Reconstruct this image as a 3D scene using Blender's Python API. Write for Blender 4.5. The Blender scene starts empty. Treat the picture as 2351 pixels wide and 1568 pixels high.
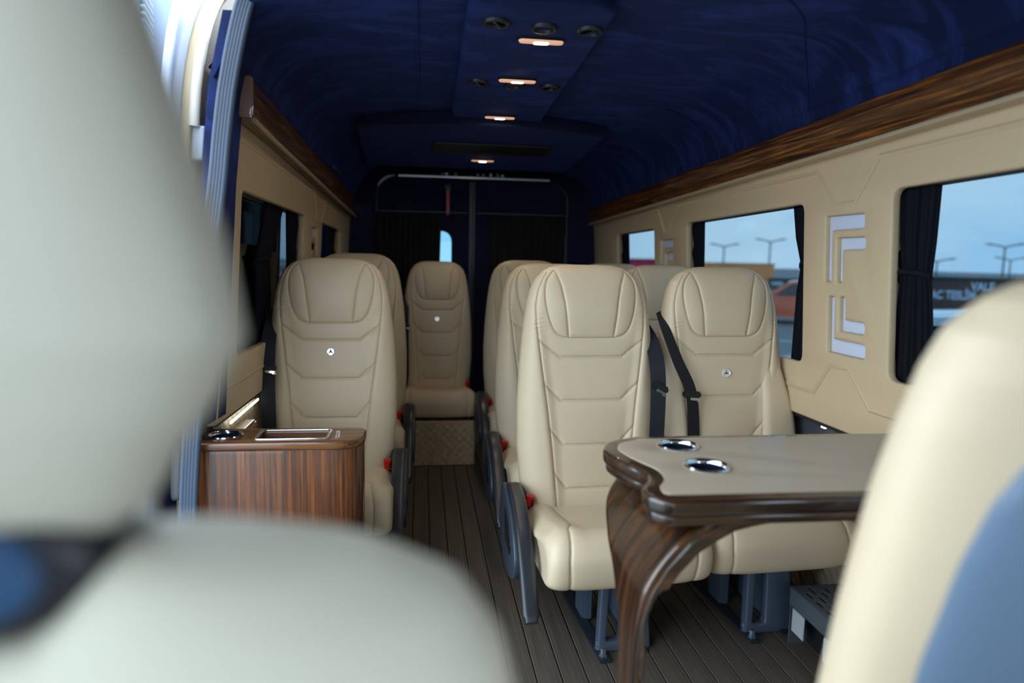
import bpy, bmesh, math, random
import numpy as np
from mathutils import Vector, Matrix
random.seed(4); rng = np.random.default_rng(4)
PI = math.pi
S = bpy.context.scene
COL = S.collection

# ------------------------------------------------------------------ camera, sky, exposure
cam = bpy.data.cameras.new('camera'); camo = bpy.data.objects.new('camera', cam); COL.objects.link(camo)
cam.sensor_width = 36.0; cam.lens = 24.0; cam.clip_start = 0.02; cam.clip_end = 2000
cam.dof.use_dof = True; cam.dof.aperture_fstop = 1.4; cam.dof.focus_distance = 2.5
right = Vector((0.991357, -0.128720, 0.019905)); down = Vector((0.004079, -0.121221, -0.992617))
fwd = right.cross(down).normalized(); right.normalize(); down = fwd.cross(right).normalized()
M = Matrix((right, -down, -fwd)).transposed().to_4x4(); M.translation = (0, 0, 1.28)
camo.matrix_world = M
S.camera = camo
S.view_settings.view_transform = 'Standard'; S.view_settings.look = 'None'
S.view_settings.gamma = 1.0; S.view_settings.use_curve_mapping = False
S.view_settings.exposure = 0.0
SKY = 6.2
w = bpy.data.worlds.new('overcast_sky'); S.world = w; w.use_nodes = True
nt = w.node_tree; nt.nodes.clear()
def N(t, typ, **kw):
    n = t.nodes.new(typ)
    for k, v in kw.items():
        if k in n.inputs.keys() if isinstance(k, str) else False: n.inputs[k].default_value = v
        else: setattr(n, k, v)
    return n
tc = N(nt, 'ShaderNodeTexCoord'); mp = N(nt, 'ShaderNodeMapping'); mp.inputs['Scale'].default_value = (1.6, 1.6, 4.5)
no = N(nt, 'ShaderNodeTexNoise'); no.inputs['Scale'].default_value = 2.2; no.inputs['Detail'].default_value = 6; no.inputs['Roughness'].default_value = .55
cr = N(nt, 'ShaderNodeValToRGB'); e = cr.color_ramp.elements
e[0].position = .36; e[0].color = (.55, .75, .93, 1); e[1].position = .68; e[1].color = (.88, .93, .97, 1)
bg = N(nt, 'ShaderNodeBackground'); bg.inputs['Strength'].default_value = SKY
ow = N(nt, 'ShaderNodeOutputWorld')
for a, b in ((tc.outputs['Generated'], mp.inputs['Vector']), (mp.outputs[0], no.inputs['Vector']), (no.outputs['Fac'], cr.inputs[0]), (cr.outputs[0], bg.inputs[0]), (bg.outputs[0], ow.inputs[0])): nt.links.new(a, b)

# ------------------------------------------------------------------ helpers
def props(o, label=None, cat=None, group=None, kind=None):
    if label: o['label'] = label
    if cat: o['category'] = cat
    if group: o['group'] = group
    if kind: o['kind'] = kind
    return o
def thing(name, loc, label, cat, group=None, rz=0.0):
    o = bpy.data.objects.new(name, None); COL.objects.link(o); o.location = loc; o.rotation_euler = (0, 0, rz)
    o.empty_display_size = .1
    return props(o, label, cat, group)
def inst(name, me, parent=None, loc=(0, 0, 0), rot=(0, 0, 0), scale=(1, 1, 1)):
    o = bpy.data.objects.new(name, me); COL.objects.link(o)
    o.parent = parent; o.location = loc; o.rotation_euler = rot; o.scale = scale
    return o
def finish(me, mats, smooth=True, sharp=38):
    for m in (mats if isinstance(mats, (list, tuple)) else [mats]): me.materials.append(m)
    if smooth:
        me.polygons.foreach_set('use_smooth', [True] * len(me.polygons))
        if sharp: me.set_sharp_from_angle(angle=math.radians(sharp))
    me.update(); return me
def mesh(name, v, f, mat, smooth=True, sharp=38, mi=None):
    me = bpy.data.meshes.new(name); me.from_pydata([tuple(p) for p in v], [], [tuple(q) for q in f])
    me.update()
    if mi is not None: 
        me2 = finish(me, mat, smooth, sharp); me.polygons.foreach_set('material_index', mi); return me
    return finish(me, mat, smooth, sharp)
def mk(name, v, f, mat, parent=None, **kw): return inst(name, mesh(name, v, f, mat, **kw), parent)
class G:                                            # collects geometry for ONE mesh
    def __init__(s): s.v = []; s.f = []; s.m = []
    def add(s, v, f, mi=0):
        o = len(s.v); s.v += [tuple(p) for p in v]; s.f += [tuple(i + o for i in q) for q in f]; s.m += [mi] * len(f); return s
    def box(s, x0, x1, y0, y1, z0, z1, mi=0):
        return s.add([(x0,y0,z0),(x1,y0,z0),(x1,y1,z0),(x0,y1,z0),(x0,y0,z1),(x1,y0,z1),(x1,y1,z1),(x0,y1,z1)],
                     [(0,3,2,1),(4,5,6,7),(0,1,5,4),(1,2,6,5),(2,3,7,6),(3,0,4,7)], mi)
    def tube(s, pts, r, n=8, mi=0, cap=True):
        v, f = tube(pts, r, n, cap); return s.add(v, f, mi)
    def mesh(s, name, mats, bev=0, seg=2, sharp=38):
        me = mesh(name, s.v, s.f, mats, mi=s.m, sharp=sharp)
        if bev:
            bm = bmesh.new(); bm.from_mesh(me)
            bmesh.ops.bevel(bm, geom=[q for q in bm.edges if q.is_manifold and q.calc_face_angle(0) > .5], offset=bev, segments=seg, affect='EDGES', clamp_overlap=True)
            bm.to_mesh(me); bm.free()
            me.polygons.foreach_set('use_smooth', [True] * len(me.polygons)); me.set_sharp_from_angle(angle=math.radians(sharp))
        return me
    def obj(s, name, mats, parent=None, **kw): return inst(name, s.mesh(name, mats, **kw), parent)
def tube(pts, r, n=8, cap=True):
    P = [Vector(p) for p in pts]; rr = r if isinstance(r, (list, tuple)) else [r] * len(P)
    v = []; f = []; up = None
    for i, p in enumerate(P):
        d = (P[min(i + 1, len(P) - 1)] - P[max(i - 1, 0)]).normalized()
        if up is None:
            up = Vector((0, 0, 1)) if abs(d.z) < .9 else Vector((1, 0, 0))
        a = d.cross(up); 
        if a.length < 1e-6: a = d.orthogonal()
        a.normalize(); b = a.cross(d).normalized(); up = b
        for k in range(n):
            t = 2 * PI * k / n; v.append(p + (a * math.cos(t) + b * math.sin(t)) * rr[i])
    for i in range(len(P) - 1):
        for k in range(n):
            f.append((i*n + k, i*n + (k+1) % n, (i+1)*n + (k+1) % n, (i+1)*n + k))
    if cap: f.append(tuple(range(n - 1, -1, -1))); f.append(tuple((len(P) - 1) * n + k for k in range(n)))
    return v, f
def loft(rings, cap=True, close=True):
    n = len(rings[0]); v = [p for r in rings for p in r]; f = []
    for i in range(len(rings) - 1):
        for k in range(n if close else n - 1):
            f.append((i*n + k, i*n + (k+1) % n, (i+1)*n + (k+1) % n, (i+1)*n + k))
    if cap: f.append(tuple(range(n - 1, -1, -1))); f.append(tuple((len(rings) - 1)*n + k for k in range(n)))
    return v, f
def lathe(prof, n=32, c=(0, 0, 0), axis='z'):       # prof: (r, h) closed from both ends by fans when r = 0
    v = []; f = []
    for r, h in prof:
        for k in range(n):
            t = 2*PI*k/n; x, y = r*math.cos(t), r*math.sin(t)
            v.append({'z': (c[0]+x, c[1]+y, c[2]+h), 'y': (c[0]+x, c[1]+h, c[2]+y), 'x': (c[0]+h, c[1]+x, c[2]+y)}[axis])
    for i in range(len(prof) - 1):
        for k in range(n): f.append((i*n+k, i*n+(k+1) % n, (i+1)*n+(k+1) % n, (i+1)*n+k))
    return v, f
def rrect(x0, x1, y0, y1, r, n=6):
    o = []
    for cx, cy, a in ((x1-r, y1-r, 0), (x0+r, y1-r, PI/2), (x0+r, y0+r, PI), (x1-r, y0+r, 1.5*PI)):
        for k in range(n + 1): t = a + PI/2*k/n; o.append((cx + r*math.cos(t), cy + r*math.sin(t)))
    return o
def rpoly(pts, r, n=5):                             # polygon with rounded corners
    o = []; m = len(pts); rr = r if isinstance(r, (list, tuple)) else [r]*m
    for i in range(m):
        a, b, c = (Vector(pts[(i+k) % m]) for k in (-1, 0, 1))
        u = (a - b); w_ = (c - b); q = min(rr[i], u.length*.49, w_.length*.49)
        p0 = b + u.normalized()*q; p1 = b + w_.normalized()*q
        for k in range(n + 1):
            t = k/n; o.append(tuple((1-t)**2*p0 + 2*t*(1-t)*b + t*t*p1))
    return o
def plate(name, loops, thick, bev, fn, mat, parent=None, seg=2, sharp=38):
    """filled outline with holes, extruded +-thick/2; fn maps (u, v, w) to local xyz"""
    c = bpy.data.curves.new(name, 'CURVE'); c.dimensions = '2D'; c.fill_mode = 'BOTH'
    c.extrude = max(thick/2 - bev, 0); c.bevel_depth = bev; c.bevel_resolution = seg; c.offset = -bev
    for L in loops:
        sp = c.splines.new('POLY'); sp.points.add(len(L) - 1)
        for i, p in enumerate(L): sp.points[i].co = (p[0], p[1], 0, 1)
        sp.use_cyclic_u = True
    o = bpy.data.objects.new(name, c); COL.objects.link(o)
    dg = bpy.context.evaluated_depsgraph_get(); dg.update()
    me = bpy.data.meshes.new_from_object(o.evaluated_get(dg)); bpy.data.objects.remove(o); bpy.data.curves.remove(c)
    bm = bmesh.new(); bm.from_mesh(me); bmesh.ops.remove_doubles(bm, verts=bm.verts, dist=1e-5)
    for q in bm.verts: q.co = Vector(fn(*q.co))
    bmesh.ops.recalc_face_normals(bm, faces=bm.faces); bm.to_mesh(me); bm.free(); me.materials.clear()
    finish(me, mat, True, sharp); me.name = name
    return inst(name, me, parent)
def text(name, s, size, fn, mat, parent=None, ext=.004, bold=0.0):
    c = bpy.data.curves.new(name, 'FONT'); c.body = s; c.size = size; c.extrude = ext; c.offset = bold; c.align_x = 'LEFT'
    o = bpy.data.objects.new(name, c); COL.objects.link(o); dg = bpy.context.evaluated_depsgraph_get(); dg.update()
    me = bpy.data.meshes.new_from_object(o.evaluated_get(dg)); bpy.data.objects.remove(o)
    for q in me.vertices: q.co = Vector(fn(*q.co))
    me.materials.clear(); finish(me, mat, False); return inst(name, me, parent)
def pl_smooth(pts, n=8):                            # Catmull-Rom through points
    P = [Vector(p) for p in pts]; P = [2*P[0]-P[1]] + P + [2*P[-1]-P[-2]]; o = []
    for i in range(1, len(P)-2):
        for k in range(n):
            t = k/n; a, b, c, d = P[i-1:i+3]
            o.append(.5*((2*b) + (c-a)*t + (2*a-5*b+4*c-d)*t*t + (3*b-a-3*c+d)*t**3))
    o.append(P[-2]); return o

# ------------------------------------------------------------------ materials
def mat(name, col, rough=.5, metal=0.0, spec=.5, coat=0.0, sheen=0.0, bump=None, var=None, emit=None, sheen_tint=None):
    m = bpy.data.materials.new(name); m.use_nodes = True; t = m.node_tree; b = t.nodes['Principled BSDF']
    b.inputs['Base Color'].default_value = (*col, 1); b.inputs['Roughness'].default_value = rough; b.inputs['Metallic'].default_value = metal
    b.inputs['Specular IOR Level'].default_value = spec; b.inputs['Coat Weight'].default_value = coat; b.inputs['Coat Roughness'].default_value = .04
    b.inputs['Sheen Weight'].default_value = sheen
    if sheen_tint: b.inputs['Sheen Tint'].default_value = (*sheen_tint, 1)
    co = N(t, 'ShaderNodeTexCoord')
    if bump:
        no = N(t, 'ShaderNodeTexNoise'); no.inputs['Scale'].default_value = bump[0]; no.inputs['Detail'].default_value = 3
        bp = N(t, 'ShaderNodeBump'); bp.inputs['Strength'].default_value = bump[1]; bp.inputs['Distance'].default_value = bump[2] if len(bump) > 2 else .002
        t.links.new(co.outputs['Object'], no.inputs['Vector']); t.links.new(no.outputs['Fac'], bp.inputs['Height']); t.links.new(bp.outputs[0], b.inputs['Normal'])
    if var:                                         # (scale, second colour)
        no = N(t, 'ShaderNodeTexNoise'); no.inputs['Scale'].default_value = var[0]; no.inputs['Detail'].default_value = 4
        mx = N(t, 'ShaderNodeMix', data_type='RGBA'); mx.inputs[6].default_value = (*col, 1); mx.inputs[7].default_value = (*var[1], 1)
        t.links.new(co.outputs['Object'], no.inputs['Vector']); t.links.new(no.outputs['Fac'], mx.inputs[0]); t.links.new(mx.outputs[2], b.inputs['Base Color'])
    if emit: b.inputs['Emission Color'].default_value = (*emit[0], 1); b.inputs['Emission Strength'].default_value = emit[1]
    return m
def wood(name, axis, dark=(.014, .005, .003), mid=(.085, .027, .007), light=(.24, .078, .014), coat=.6, fine=60):
    m = mat(name, mid, .35, coat=coat); t = m.node_tree; b = t.nodes['Principled BSDF']
    co = N(t, 'ShaderNodeTexCoord'); mp = N(t, 'ShaderNodeMapping'); sc = list(axis) if isinstance(axis, tuple) else [.022 if k == axis else 1.0 for k in range(3)]
    mp.inputs['Scale'].default_value = [s*fine for s in sc]
    n1 = N(t, 'ShaderNodeTexNoise'); n1.inputs['Scale'].default_value = 1.0; n1.inputs['Detail'].default_value = 5; n1.inputs['Roughness'].default_value = .65; n1.inputs['Distortion'].default_value = .35
    cr = N(t, 'ShaderNodeValToRGB'); el = cr.color_ramp.elements
    el[0].position = .33; el[0].color = (*dark, 1); el[1].position = .70; el[1].color = (*light, 1); q = el.new(.5); q.color = (*mid, 1)
    t.links.new(co.outputs['Object'], mp.inputs[0]); t.links.new(mp.outputs[0], n1.inputs['Vector']); t.links.new(n1.outputs['Fac'], cr.inputs[0]); t.links.new(cr.outputs[0], b.inputs['Base Color'])
    return m
def suede(name, lo, hi):
    m = mat(name, lo, .85, spec=.25, sheen=.2, sheen_tint=(.15, .28, 1.0)); t = m.node_tree; b = t.nodes['Principled BSDF']; b.inputs['Sheen Roughness'].default_value = .45
    co = N(t, 'ShaderNodeTexCoord'); mp = N(t, 'ShaderNodeMapping'); mp.inputs['Scale'].default_value = (1.0, 2.2, 1.0); mp.inputs['Rotation'].default_value = (0, 0, .5)
    n1 = N(t, 'ShaderNodeTexNoise'); n1.inputs['Scale'].default_value = 2.6; n1.inputs['Detail'].default_value = 7; n1.inputs['Roughness'].default_value = .6; n1.inputs['Distortion'].default_value = 1.6
    cr = N(t, 'ShaderNodeValToRGB'); el = cr.color_ramp.elements; el[0].position = .47; el[0].color = (*lo, 1); el[1].position = .76; el[1].color = (*hi, 1)
    n2 = N(t, 'ShaderNodeTexNoise'); n2.inputs['Scale'].default_value = 350; bp = N(t, 'ShaderNodeBump'); bp.inputs['Strength'].default_value = .25; bp.inputs['Distance'].default_value = .001
    for a, q in ((co.outputs['Object'], mp.inputs[0]), (mp.outputs[0], n1.inputs['Vector']), (n1.outputs['Fac'], cr.inputs[0]), (cr.outputs[0], b.inputs['Base Color']), (co.outputs['Object'], n2.inputs['Vector']), (n2.outputs['Fac'], bp.inputs['Height']), (bp.outputs[0], b.inputs['Normal'])): t.links.new(a, q)
    return m
def glass(name, tint, rough=.0):
    m = bpy.data.materials.new(name); m.use_nodes = True; t = m.node_tree; t.nodes.clear()
    a = N(t, 'ShaderNodeBsdfTransparent'); a.inputs[0].default_value = (*tint, 1); g = N(t, 'ShaderNodeBsdfGlossy'); g.inputs['Roughness'].default_value = .02; g.inputs[0].default_value = (1, 1, 1, 1)
    fr = N(t, 'ShaderNodeMath', operation='MULTIPLY_ADD'); lw = N(t, 'ShaderNodeLayerWeight'); pw_ = N(t, 'ShaderNodeMath', operation='POWER'); pw_.inputs[1].default_value = 4.0; t.links.new(lw.outputs['Facing'], pw_.inputs[0]); t.links.new(pw_.outputs[0], fr.inputs[0]); fr.inputs[1].default_value = .30; fr.inputs[2].default_value = .015; mx = N(t, 'ShaderNodeMixShader'); o = N(t, 'ShaderNodeOutputMaterial')
    t.links.new(fr.outputs[0], mx.inputs[0]); t.links.new(a.outputs[0], mx.inputs[1]); t.links.new(g.outputs[0], mx.inputs[2]); t.links.new(mx.outputs[0], o.inputs[0]); return m
def floorwood():
    m = mat('deck_laminate', (.06, .05, .042), .55); t = m.node_tree; b = t.nodes['Principled BSDF']
    co = N(t, 'ShaderNodeTexCoord'); mp = N(t, 'ShaderNodeMapping'); mp.inputs['Scale'].default_value = (240, 2.0, 1)
    n1 = N(t, 'ShaderNodeTexNoise'); n1.inputs['Scale'].default_value = 1; n1.inputs['Detail'].default_value = 3
    cr = N(t, 'ShaderNodeValToRGB'); el = cr.color_ramp.elements; el[0].position = .3; el[0].color = (.052, .039, .030, 1); el[1].position = .75; el[1].color = (.142, .112, .088, 1)
    bp = N(t, 'ShaderNodeBump'); bp.inputs['Strength'].default_value = .3; bp.inputs['Distance'].default_value = .001
    for a, q in ((co.outputs['Object'], mp.inputs[0]), (mp.outputs[0], n1.inputs['Vector']), (n1.outputs['Fac'], cr.inputs[0]), (cr.outputs[0], b.inputs['Base Color']), (n1.outputs['Fac'], bp.inputs['Height']), (bp.outputs[0], b.inputs['Normal'])): t.links.new(a, q)
    return m
LEATHER = mat('cream_leather', (.66, .53, .36), .42, spec=.4, bump=(420, .12, .001), var=(1.5, (.62, .50, .345)))
LEATHER2 = mat('pale_cab_leather', (.455, .43, .345), .5, spec=.4, bump=(420, .12, .001))
THREAD = mat('tan_thread', (.44, .27, .125), .7)
THREAD_L = mat('cream_thread', (.62, .46, .25), .7)
PANEL = mat('beige_panel_vinyl', (.60, .46, .29), .5, spec=.35, bump=(300, .1, .001))
QUILT = mat('quilted_vinyl', (.46, .36, .24), .5, spec=.35, bump=(300, .1, .001))
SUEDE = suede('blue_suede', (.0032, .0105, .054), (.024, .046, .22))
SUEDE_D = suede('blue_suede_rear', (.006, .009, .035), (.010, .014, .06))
ZEB_Y = wood('dark_striped_veneer_long', 1, mid=(.095, .032, .007), light=(.42, .145, .018), fine=110, coat=.4)
ZEB_Z = wood('dark_striped_veneer_upright', 2, dark=(.018, .006, .002), mid=(.095, .027, .005), light=(.27, .078, .010), fine=85, coat=.35)
ZEB_X = wood('dark_walnut_table', 0, dark=(.005, .002, .001), mid=(.020, .008, .003), light=(.085, .030, .008), fine=60, coat=1.0)
ZEB_L = wood('dark_walnut_leg', (.22, 1.0, .03), dark=(.007, .003, .001), mid=(.032, .0115, .004), light=(.115, .040, .010), fine=60, coat=1.0)
SHELL = mat('grey_blue_plastic', (.125, .185, .265), .38, bump=(250, .08, .001))
ARM = mat('charcoal_plastic', (.022, .024, .03), .33, bump=(300, .08, .001))
ARM_S = mat('slate_plastic', (.036, .049, .070), .4)
STEEL = mat('slate_painted_steel', (.058, .078, .115), .4)
BLACK = mat('black_plastic', (.008, .008, .010), .45)
WEB = mat('black_webbing', (.007, .009, .017), .75, bump=(600, .3, .001))
CURT = mat('black_curtain_cloth', (.004, .0055, .010), .9, spec=.2)
CURT_R = mat('black_rear_curtain', (.004, .004, .006), .9)
CHROME = mat('chrome', (.82, .84, .88), .12, metal=1)
BADGE = mat('badge_silver', (.86, .89, .93), .22, metal=.6)
BADGE_D = mat('badge_grey', (.07, .08, .10), .3, metal=.5)
RED = mat('red_button', (.62, .012, .012), .4)
ACRYL = mat('milky_acrylic', (.62, .68, .86), .25, coat=.3)
RUBBER = mat('door_seal_rubber', (.045, .065, .105), .5)
VANPAINT = mat('van_paint', (.60, .70, .86), .25, coat=.6)
WHITEPAD = mat('cream_door_trim', (.80, .72, .60), .45)
BROWNPAD = mat('taupe_grained_vinyl', (.20, .165, .13), .6, bump=(160, .6, .003))
GLASS = glass('privacy_glass', (.27, .335, .375))
GLASS_D = glass('dark_glass', (.17, .215, .25))
GLASS_R = glass('rear_glass', (.24, .36, .41))
DARKWIN = mat('opaque_dark_glass', (.004, .005, .008), .08, coat=1)
DECK = floorwood(); JOINT = mat('black_joint', (.006, .006, .007), .8)
GRILLE = mat('brushed_grey_metal', (.16, .19, .22), .4, metal=.6)
BULB = mat('lamp_bulb', (1, .8, .5), .4, emit=((1.0, .74, .40), 14.0))
LENS = mat('lamp_lens', (.75, .50, .40), .3, emit=((1.0, .50, .30), .55))
LED = mat('led_strip', (1, 1, 1), .4, emit=((.95, 1.0, .92), 5.0))
ASPHALT = mat('asphalt', (.16, .17, .18), .9, bump=(20, .3, .01), var=(.6, (.20, .21, .22)))
WALLPAINT = mat('van_inner_metal', (.05, .055, .065), .6)

# ------------------------------------------------------------------ van geometry (x across, y towards the rear doors, z up; lens at 0,0,1.28)
YR = 5.27
def XR(y, z): return 1.364 - .0188*y - .06*(z - 1.6)
def XL(y, z): return -.642 + .0213*y + .06*(z - 1.6)
# floor of separate planks
fl = G().box(-.80, 1.56, .05, YR, -.04, -.008).obj('floor', JOINT); props(fl, kind='structure')
pw = .079; pm = G().box(-pw/2 + .0022, pw/2 - .0022, .06, YR - .005, -.010, 0).mesh('plank', DECK, bev=.0012, seg=1)
for k in range(28): inst('plank', pm, fl, (-.674 + pw*k + .0395 - .0, 0, 0))

# side walls: upper padded panels with real window openings
def winloop(y0, y1, zb, r=.035):
    zt = lambda y: 1.532 - .0165*y
    return rpoly([(y0, zb), (y1, zb), (y1, zt(y1)), (y0, zt(y0))], r)
KR = 1.035
def fR(off): return lambda u, v, q: (KR*XR(u, v) + off + q, KR*u, 1.28 + KR*(v - 1.28))
def fL(off): return lambda u, v, q: (XL(u, v) - off - q, u, v)
ins_loops = []
def elbow(y0, y1, z0, z1, ty, tz, flip, mir=False):
    # L-shaped insert: upright on the rear side, arm towards the front; flip puts the arm at the bottom
    if not flip: p = [(y1, z0), (y1, z1), (y0, z1), (y0, z1 - tz), (y1 - ty, z1 - tz), (y1 - ty, z0)]
    else: p = [(y1, z1), (y1, z0), (y0, z0), (y0, z0 + tz), (y1 - ty, z0 + tz), (y1 - ty, z1)]
    return rpoly(p, [.012, .008, .016, .016, .006, .012])
RI = [elbow(1.962, 2.160, 1.226, 1.442, .036, .046, False), elbow(1.955, 2.098, 1.226, 1.370, .032, .038, False),
      elbow(1.944, 2.140, .990, 1.178, .036, .046, True), elbow(1.950, 2.080, 1.066, 1.180, .032, .038, True)]
RI2 = [elbow(3.505, 3.690, 1.20, 1.402, .050, .042, False), elbow(3.510, 3.620, 1.20, 1.330, .045, .040, False)]
LI = [elbow(3.72, 3.89, 1.20, 1.425, .05, .045, False), elbow(3.72, 3.84, 1.20, 1.352, .045, .042, False)]
zb_p = .735
outR = rpoly([(.10, zb_p), ((YR - .012)/KR, zb_p), ((YR - .012)/KR, 1.60), (.10, 1.70)], .01, 2)
wR = plate('wall_right', [outR, winloop(.55, 1.840, .945), winloop(2.290, 3.325, .93), winloop(3.79, 4.50, .93)] + RI + RI2, .03, .008, fR(.015), PANEL)
props(wR, kind='structure')
outL = rpoly([(2.20, zb_p), (YR - .01, zb_p), (YR - .01, 1.66), (2.325, 1.765)], .02, 2)
wL = plate('wall_left', [outL, winloop(2.42, 3.51, .93), winloop(4.03, 4.785, .93)] + LI, .03, .008, fL(.015), PANEL)
props(wL, kind='structure')
for L in RI + RI2: plate('acrylic_insert', [L], .008, .002, fR(.022), ACRYL, wR)
for L in LI: plate('acrylic_insert', [L], .008, .002, fL(.022), ACRYL, wL)
# embossed lines in the panels
def emb(pts, f, parent, r=.0095):
    P = [f(*p, 0) for p in pts]; v, q = tube(P, r, 6); mk('embossed_seam', v, q, PANEL, parent)
eR = fR(.003)
emb([(.2, 1.63), (1.895, 1.602), (2.005, 1.478), (2.105, 1.478), (2.205, 1.594), (3.42, 1.574), (3.56, 1.455), (3.62, 1.438), (3.715, 1.565), (5.24, 1.535)], eR, wR)
emb([(.2, .84), (1.835, .838), (1.91, .838), (2.02, .95), (2.118, .945), (2.21, .836), (2.255, .836), (3.45, .836), (3.55, .94), (3.63, .94), (3.72, .836), (5.2, .836)], eR, wR)
for yy in (2.225, 3.385): pass
eL = fL(.003)
emb([(2.36, 1.652), (3.74, 1.606), (3.83, 1.47), (3.98, 1.46), (4.10, 1.585), (5.2, 1.56)], eL, wL)
emb([(2.30, .84), (3.60, .838), (3.72, .94), (3.90, .94), (4.0, .838), (5.2, .838)], eL, wL)
mk('panel_edge_piping', *tube([fL(.0)(y, z, 0) for y, z in ((2.207, .75), (2.26, 1.2), (2.320, 1.70))], .007, 8), PANEL, wL)
# outer skins behind the panels: ring strips and window glass
def skin(side, f, y0, y1, holes, name):
    y1 = y1/(KR if side > 0 else 1); o = plate(name, [[(y0, -.03), (y1, -.03), (y1, 1.62), (y0, 1.74)]] + holes, .02, .003, f, WALLPAINT)
    props(o, kind='structure'); return o
sR = skin(1, fR(.066), .05, YR + .02, [winloop(.50, 1.90, .88), winloop(2.20, 3.40, .88), winloop(3.70, 4.58, .88)], 'wall_right_outer')
sL = skin(-1, fL(.064), 2.26, YR + .02, [winloop(2.36, 3.58, .88), winloop(3.95, 4.86, .88)], 'wall_left_outer')
for i, (f, y0, y1, g) in enumerate(((fR(.070), .48, 1.92, GLASS), (fR(.070), 2.18, 3.42, GLASS), (fR(.070), 3.68, 4.60, GLASS), (fL(.068), 2.34, 3.60, GLASS_D), (fL(.068), 3.93, 4.88, GLASS_D))):
    o = plate('window_%d' % (i + 1), [winloop(y0, y1, .88, .03)], .005, 0, f, g); props(o, kind='structure')
# pale reveal strips inside the openings
def reveal(f, yy, zb, zt, parent, a=.028, b=.062):
    g = G(); P = [f(yy + d, z, q) for z in (zb, zt) for d in (-.004, .004) for q in (a, b)]
    g.add(P, [(0, 1, 3, 2), (4, 6, 7, 5), (0, 4, 5, 1), (2, 3, 7, 6), (0, 2, 6, 4), (1, 5, 7, 3)]); g.obj('window_reveal', PANEL, parent)
f0 = fR(0)
for yy in (1.862, 2.268, 3.347, 3.768, 4.522): reveal(f0, yy, .92, 1.48, wR)
f0 = fL(0)
for yy in (2.40, 3.532, 4.008, 4.805): reveal(f0, yy, .92, 1.48, wL)
# ledge under the panels, lower quilted walls
for side, f, X0, y0 in ((1, fR, 1.502, .1), (-1, fL, -.675, 2.26)):
    nm = 'right' if side > 0 else 'left'
    g = G(); P = []
    for y in (y0, YR):
        xi = f(0)(y/(KR if side > 0 else 1), .735, 0)[0] + side*.012; zl = .722 if side < 0 else .703
        P += [(xi, y, zl), (X0 + side*.02, y, zl), (X0 + side*.02, y, zl + .016), (xi, y, zl + .016)]
    g.add(*loft([P[:4], P[4:]])); o = g.obj('trim_%s_ledge' % nm, BLACK); props(o, kind='structure')
    # lower wall with diamond quilting pressed into it
    ny, nz = int((YR - y0)/.0075), 84; ys = np.linspace(y0, YR, ny); zs = np.linspace(0, .724 if side < 0 else .705, nz)
    Y, Z = np.meshgrid(ys, zs, indexing='ij'); d = .058
    a = np.abs(((Y + Z)/d) % 1 - .5)*2; b = np.abs(((Y - Z)/d) % 1 - .5)*2
    h = .007*(np.sqrt(1 - a**2*.98)*np.sqrt(1 - b**2*.98))
    Xq = X0 - side*h
    v = np.stack([Xq, Y, Z], -1).reshape(-1, 3); idx = np.arange(ny*nz).reshape(ny, nz)
    q = np.stack([idx[:-1, :-1], idx[1:, :-1], idx[1:, 1:], idx[:-1, 1:]], -1).reshape(-1, 4)
    if side < 0: q = q[:, ::-1]
    o = mk('wall_%s_lower' % nm, v.tolist(), q.tolist(), QUILT, sharp=0); props(o, kind='structure')
# striped wooden cornices
def cornice(name, pts, prof, matl):
    rings = [[(x + dx, y, z + dz) for dx, dz in prof(i)] for i, (x, y, z, _) in enumerate(pts)]
    v, f = loft(rings); o = mk(name, v, f, matl, sharp=25); return props(o, kind='structure')
def profR(hh): return [(.10, 0), (.004, 0), (.0, .006), (.004, .034*hh), (-.006, .038*hh), (-.010, .045*hh), (-.010, .078*hh), (-.004, .084*hh), (.006, .088*hh), (.012, .115*hh), (.02, .120*hh), (.10, .120*hh)]
PR = [(1.303, .08, 1.692, 1), (1.294, 1.40, 1.664, 1), (1.282, 2.09, 1.642, 1), (1.231, 5.09, 1.555, .92)]
PR = [(KR*a, KR*b, 1.28 + KR*(c - 1.28), KR*d) for a, b, c, d in PR]
cornice('trim_right_cornice', PR, lambda i: profR(PR[i][3]), ZEB_Y)
def profL(): return [(-.10, 0), (-.008, .0), (0, .008), (0, .112), (-.006, .122), (-.10, .122)]
PL = [(-.520, 2.275, 1.700, 1), (-.523, 2.6, 1.689, 1), (-.482, 5.12, 1.572, 1)]
o = cornice('trim_left_cornice', PL, lambda i: profL()[::-1], ZEB_Y)
g = G().box(-.603, -.520, 2.258, 2.276, 1.700, 1.824); o2 = g.obj('end_cap', mat('veneer_painted_reflection', (.42, .27, .22), .28, coat=1.0), o, bev=.006)  # cap veneer lightened so its colour carries the bright sky reflection
for y0, y1 in ((3.92, 4.06), (4.12, 4.26)):
    G().box(-.4935, -.488, y0, y1, 1.762, 1.772).obj('metal_inlay', GRILLE, o)
mk('lower_bead', *tube([(x + .002, y, z - .006) for x, y, z, _ in PR], .008, 8), QUILT, wR)
mk('cornice_underside', *loft([[(x + .0, y, z - .010), (x + .11, y, z - .018), (x + .11, y, z - .001), (x + .0, y, z - .001)] for x, y, z, _ in PR]), PANEL, wR)
mk('lower_bead', *tube([(x - .002, y, z - .006) for x, y, z, _ in PL], .008, 8), QUILT, wL)
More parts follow.
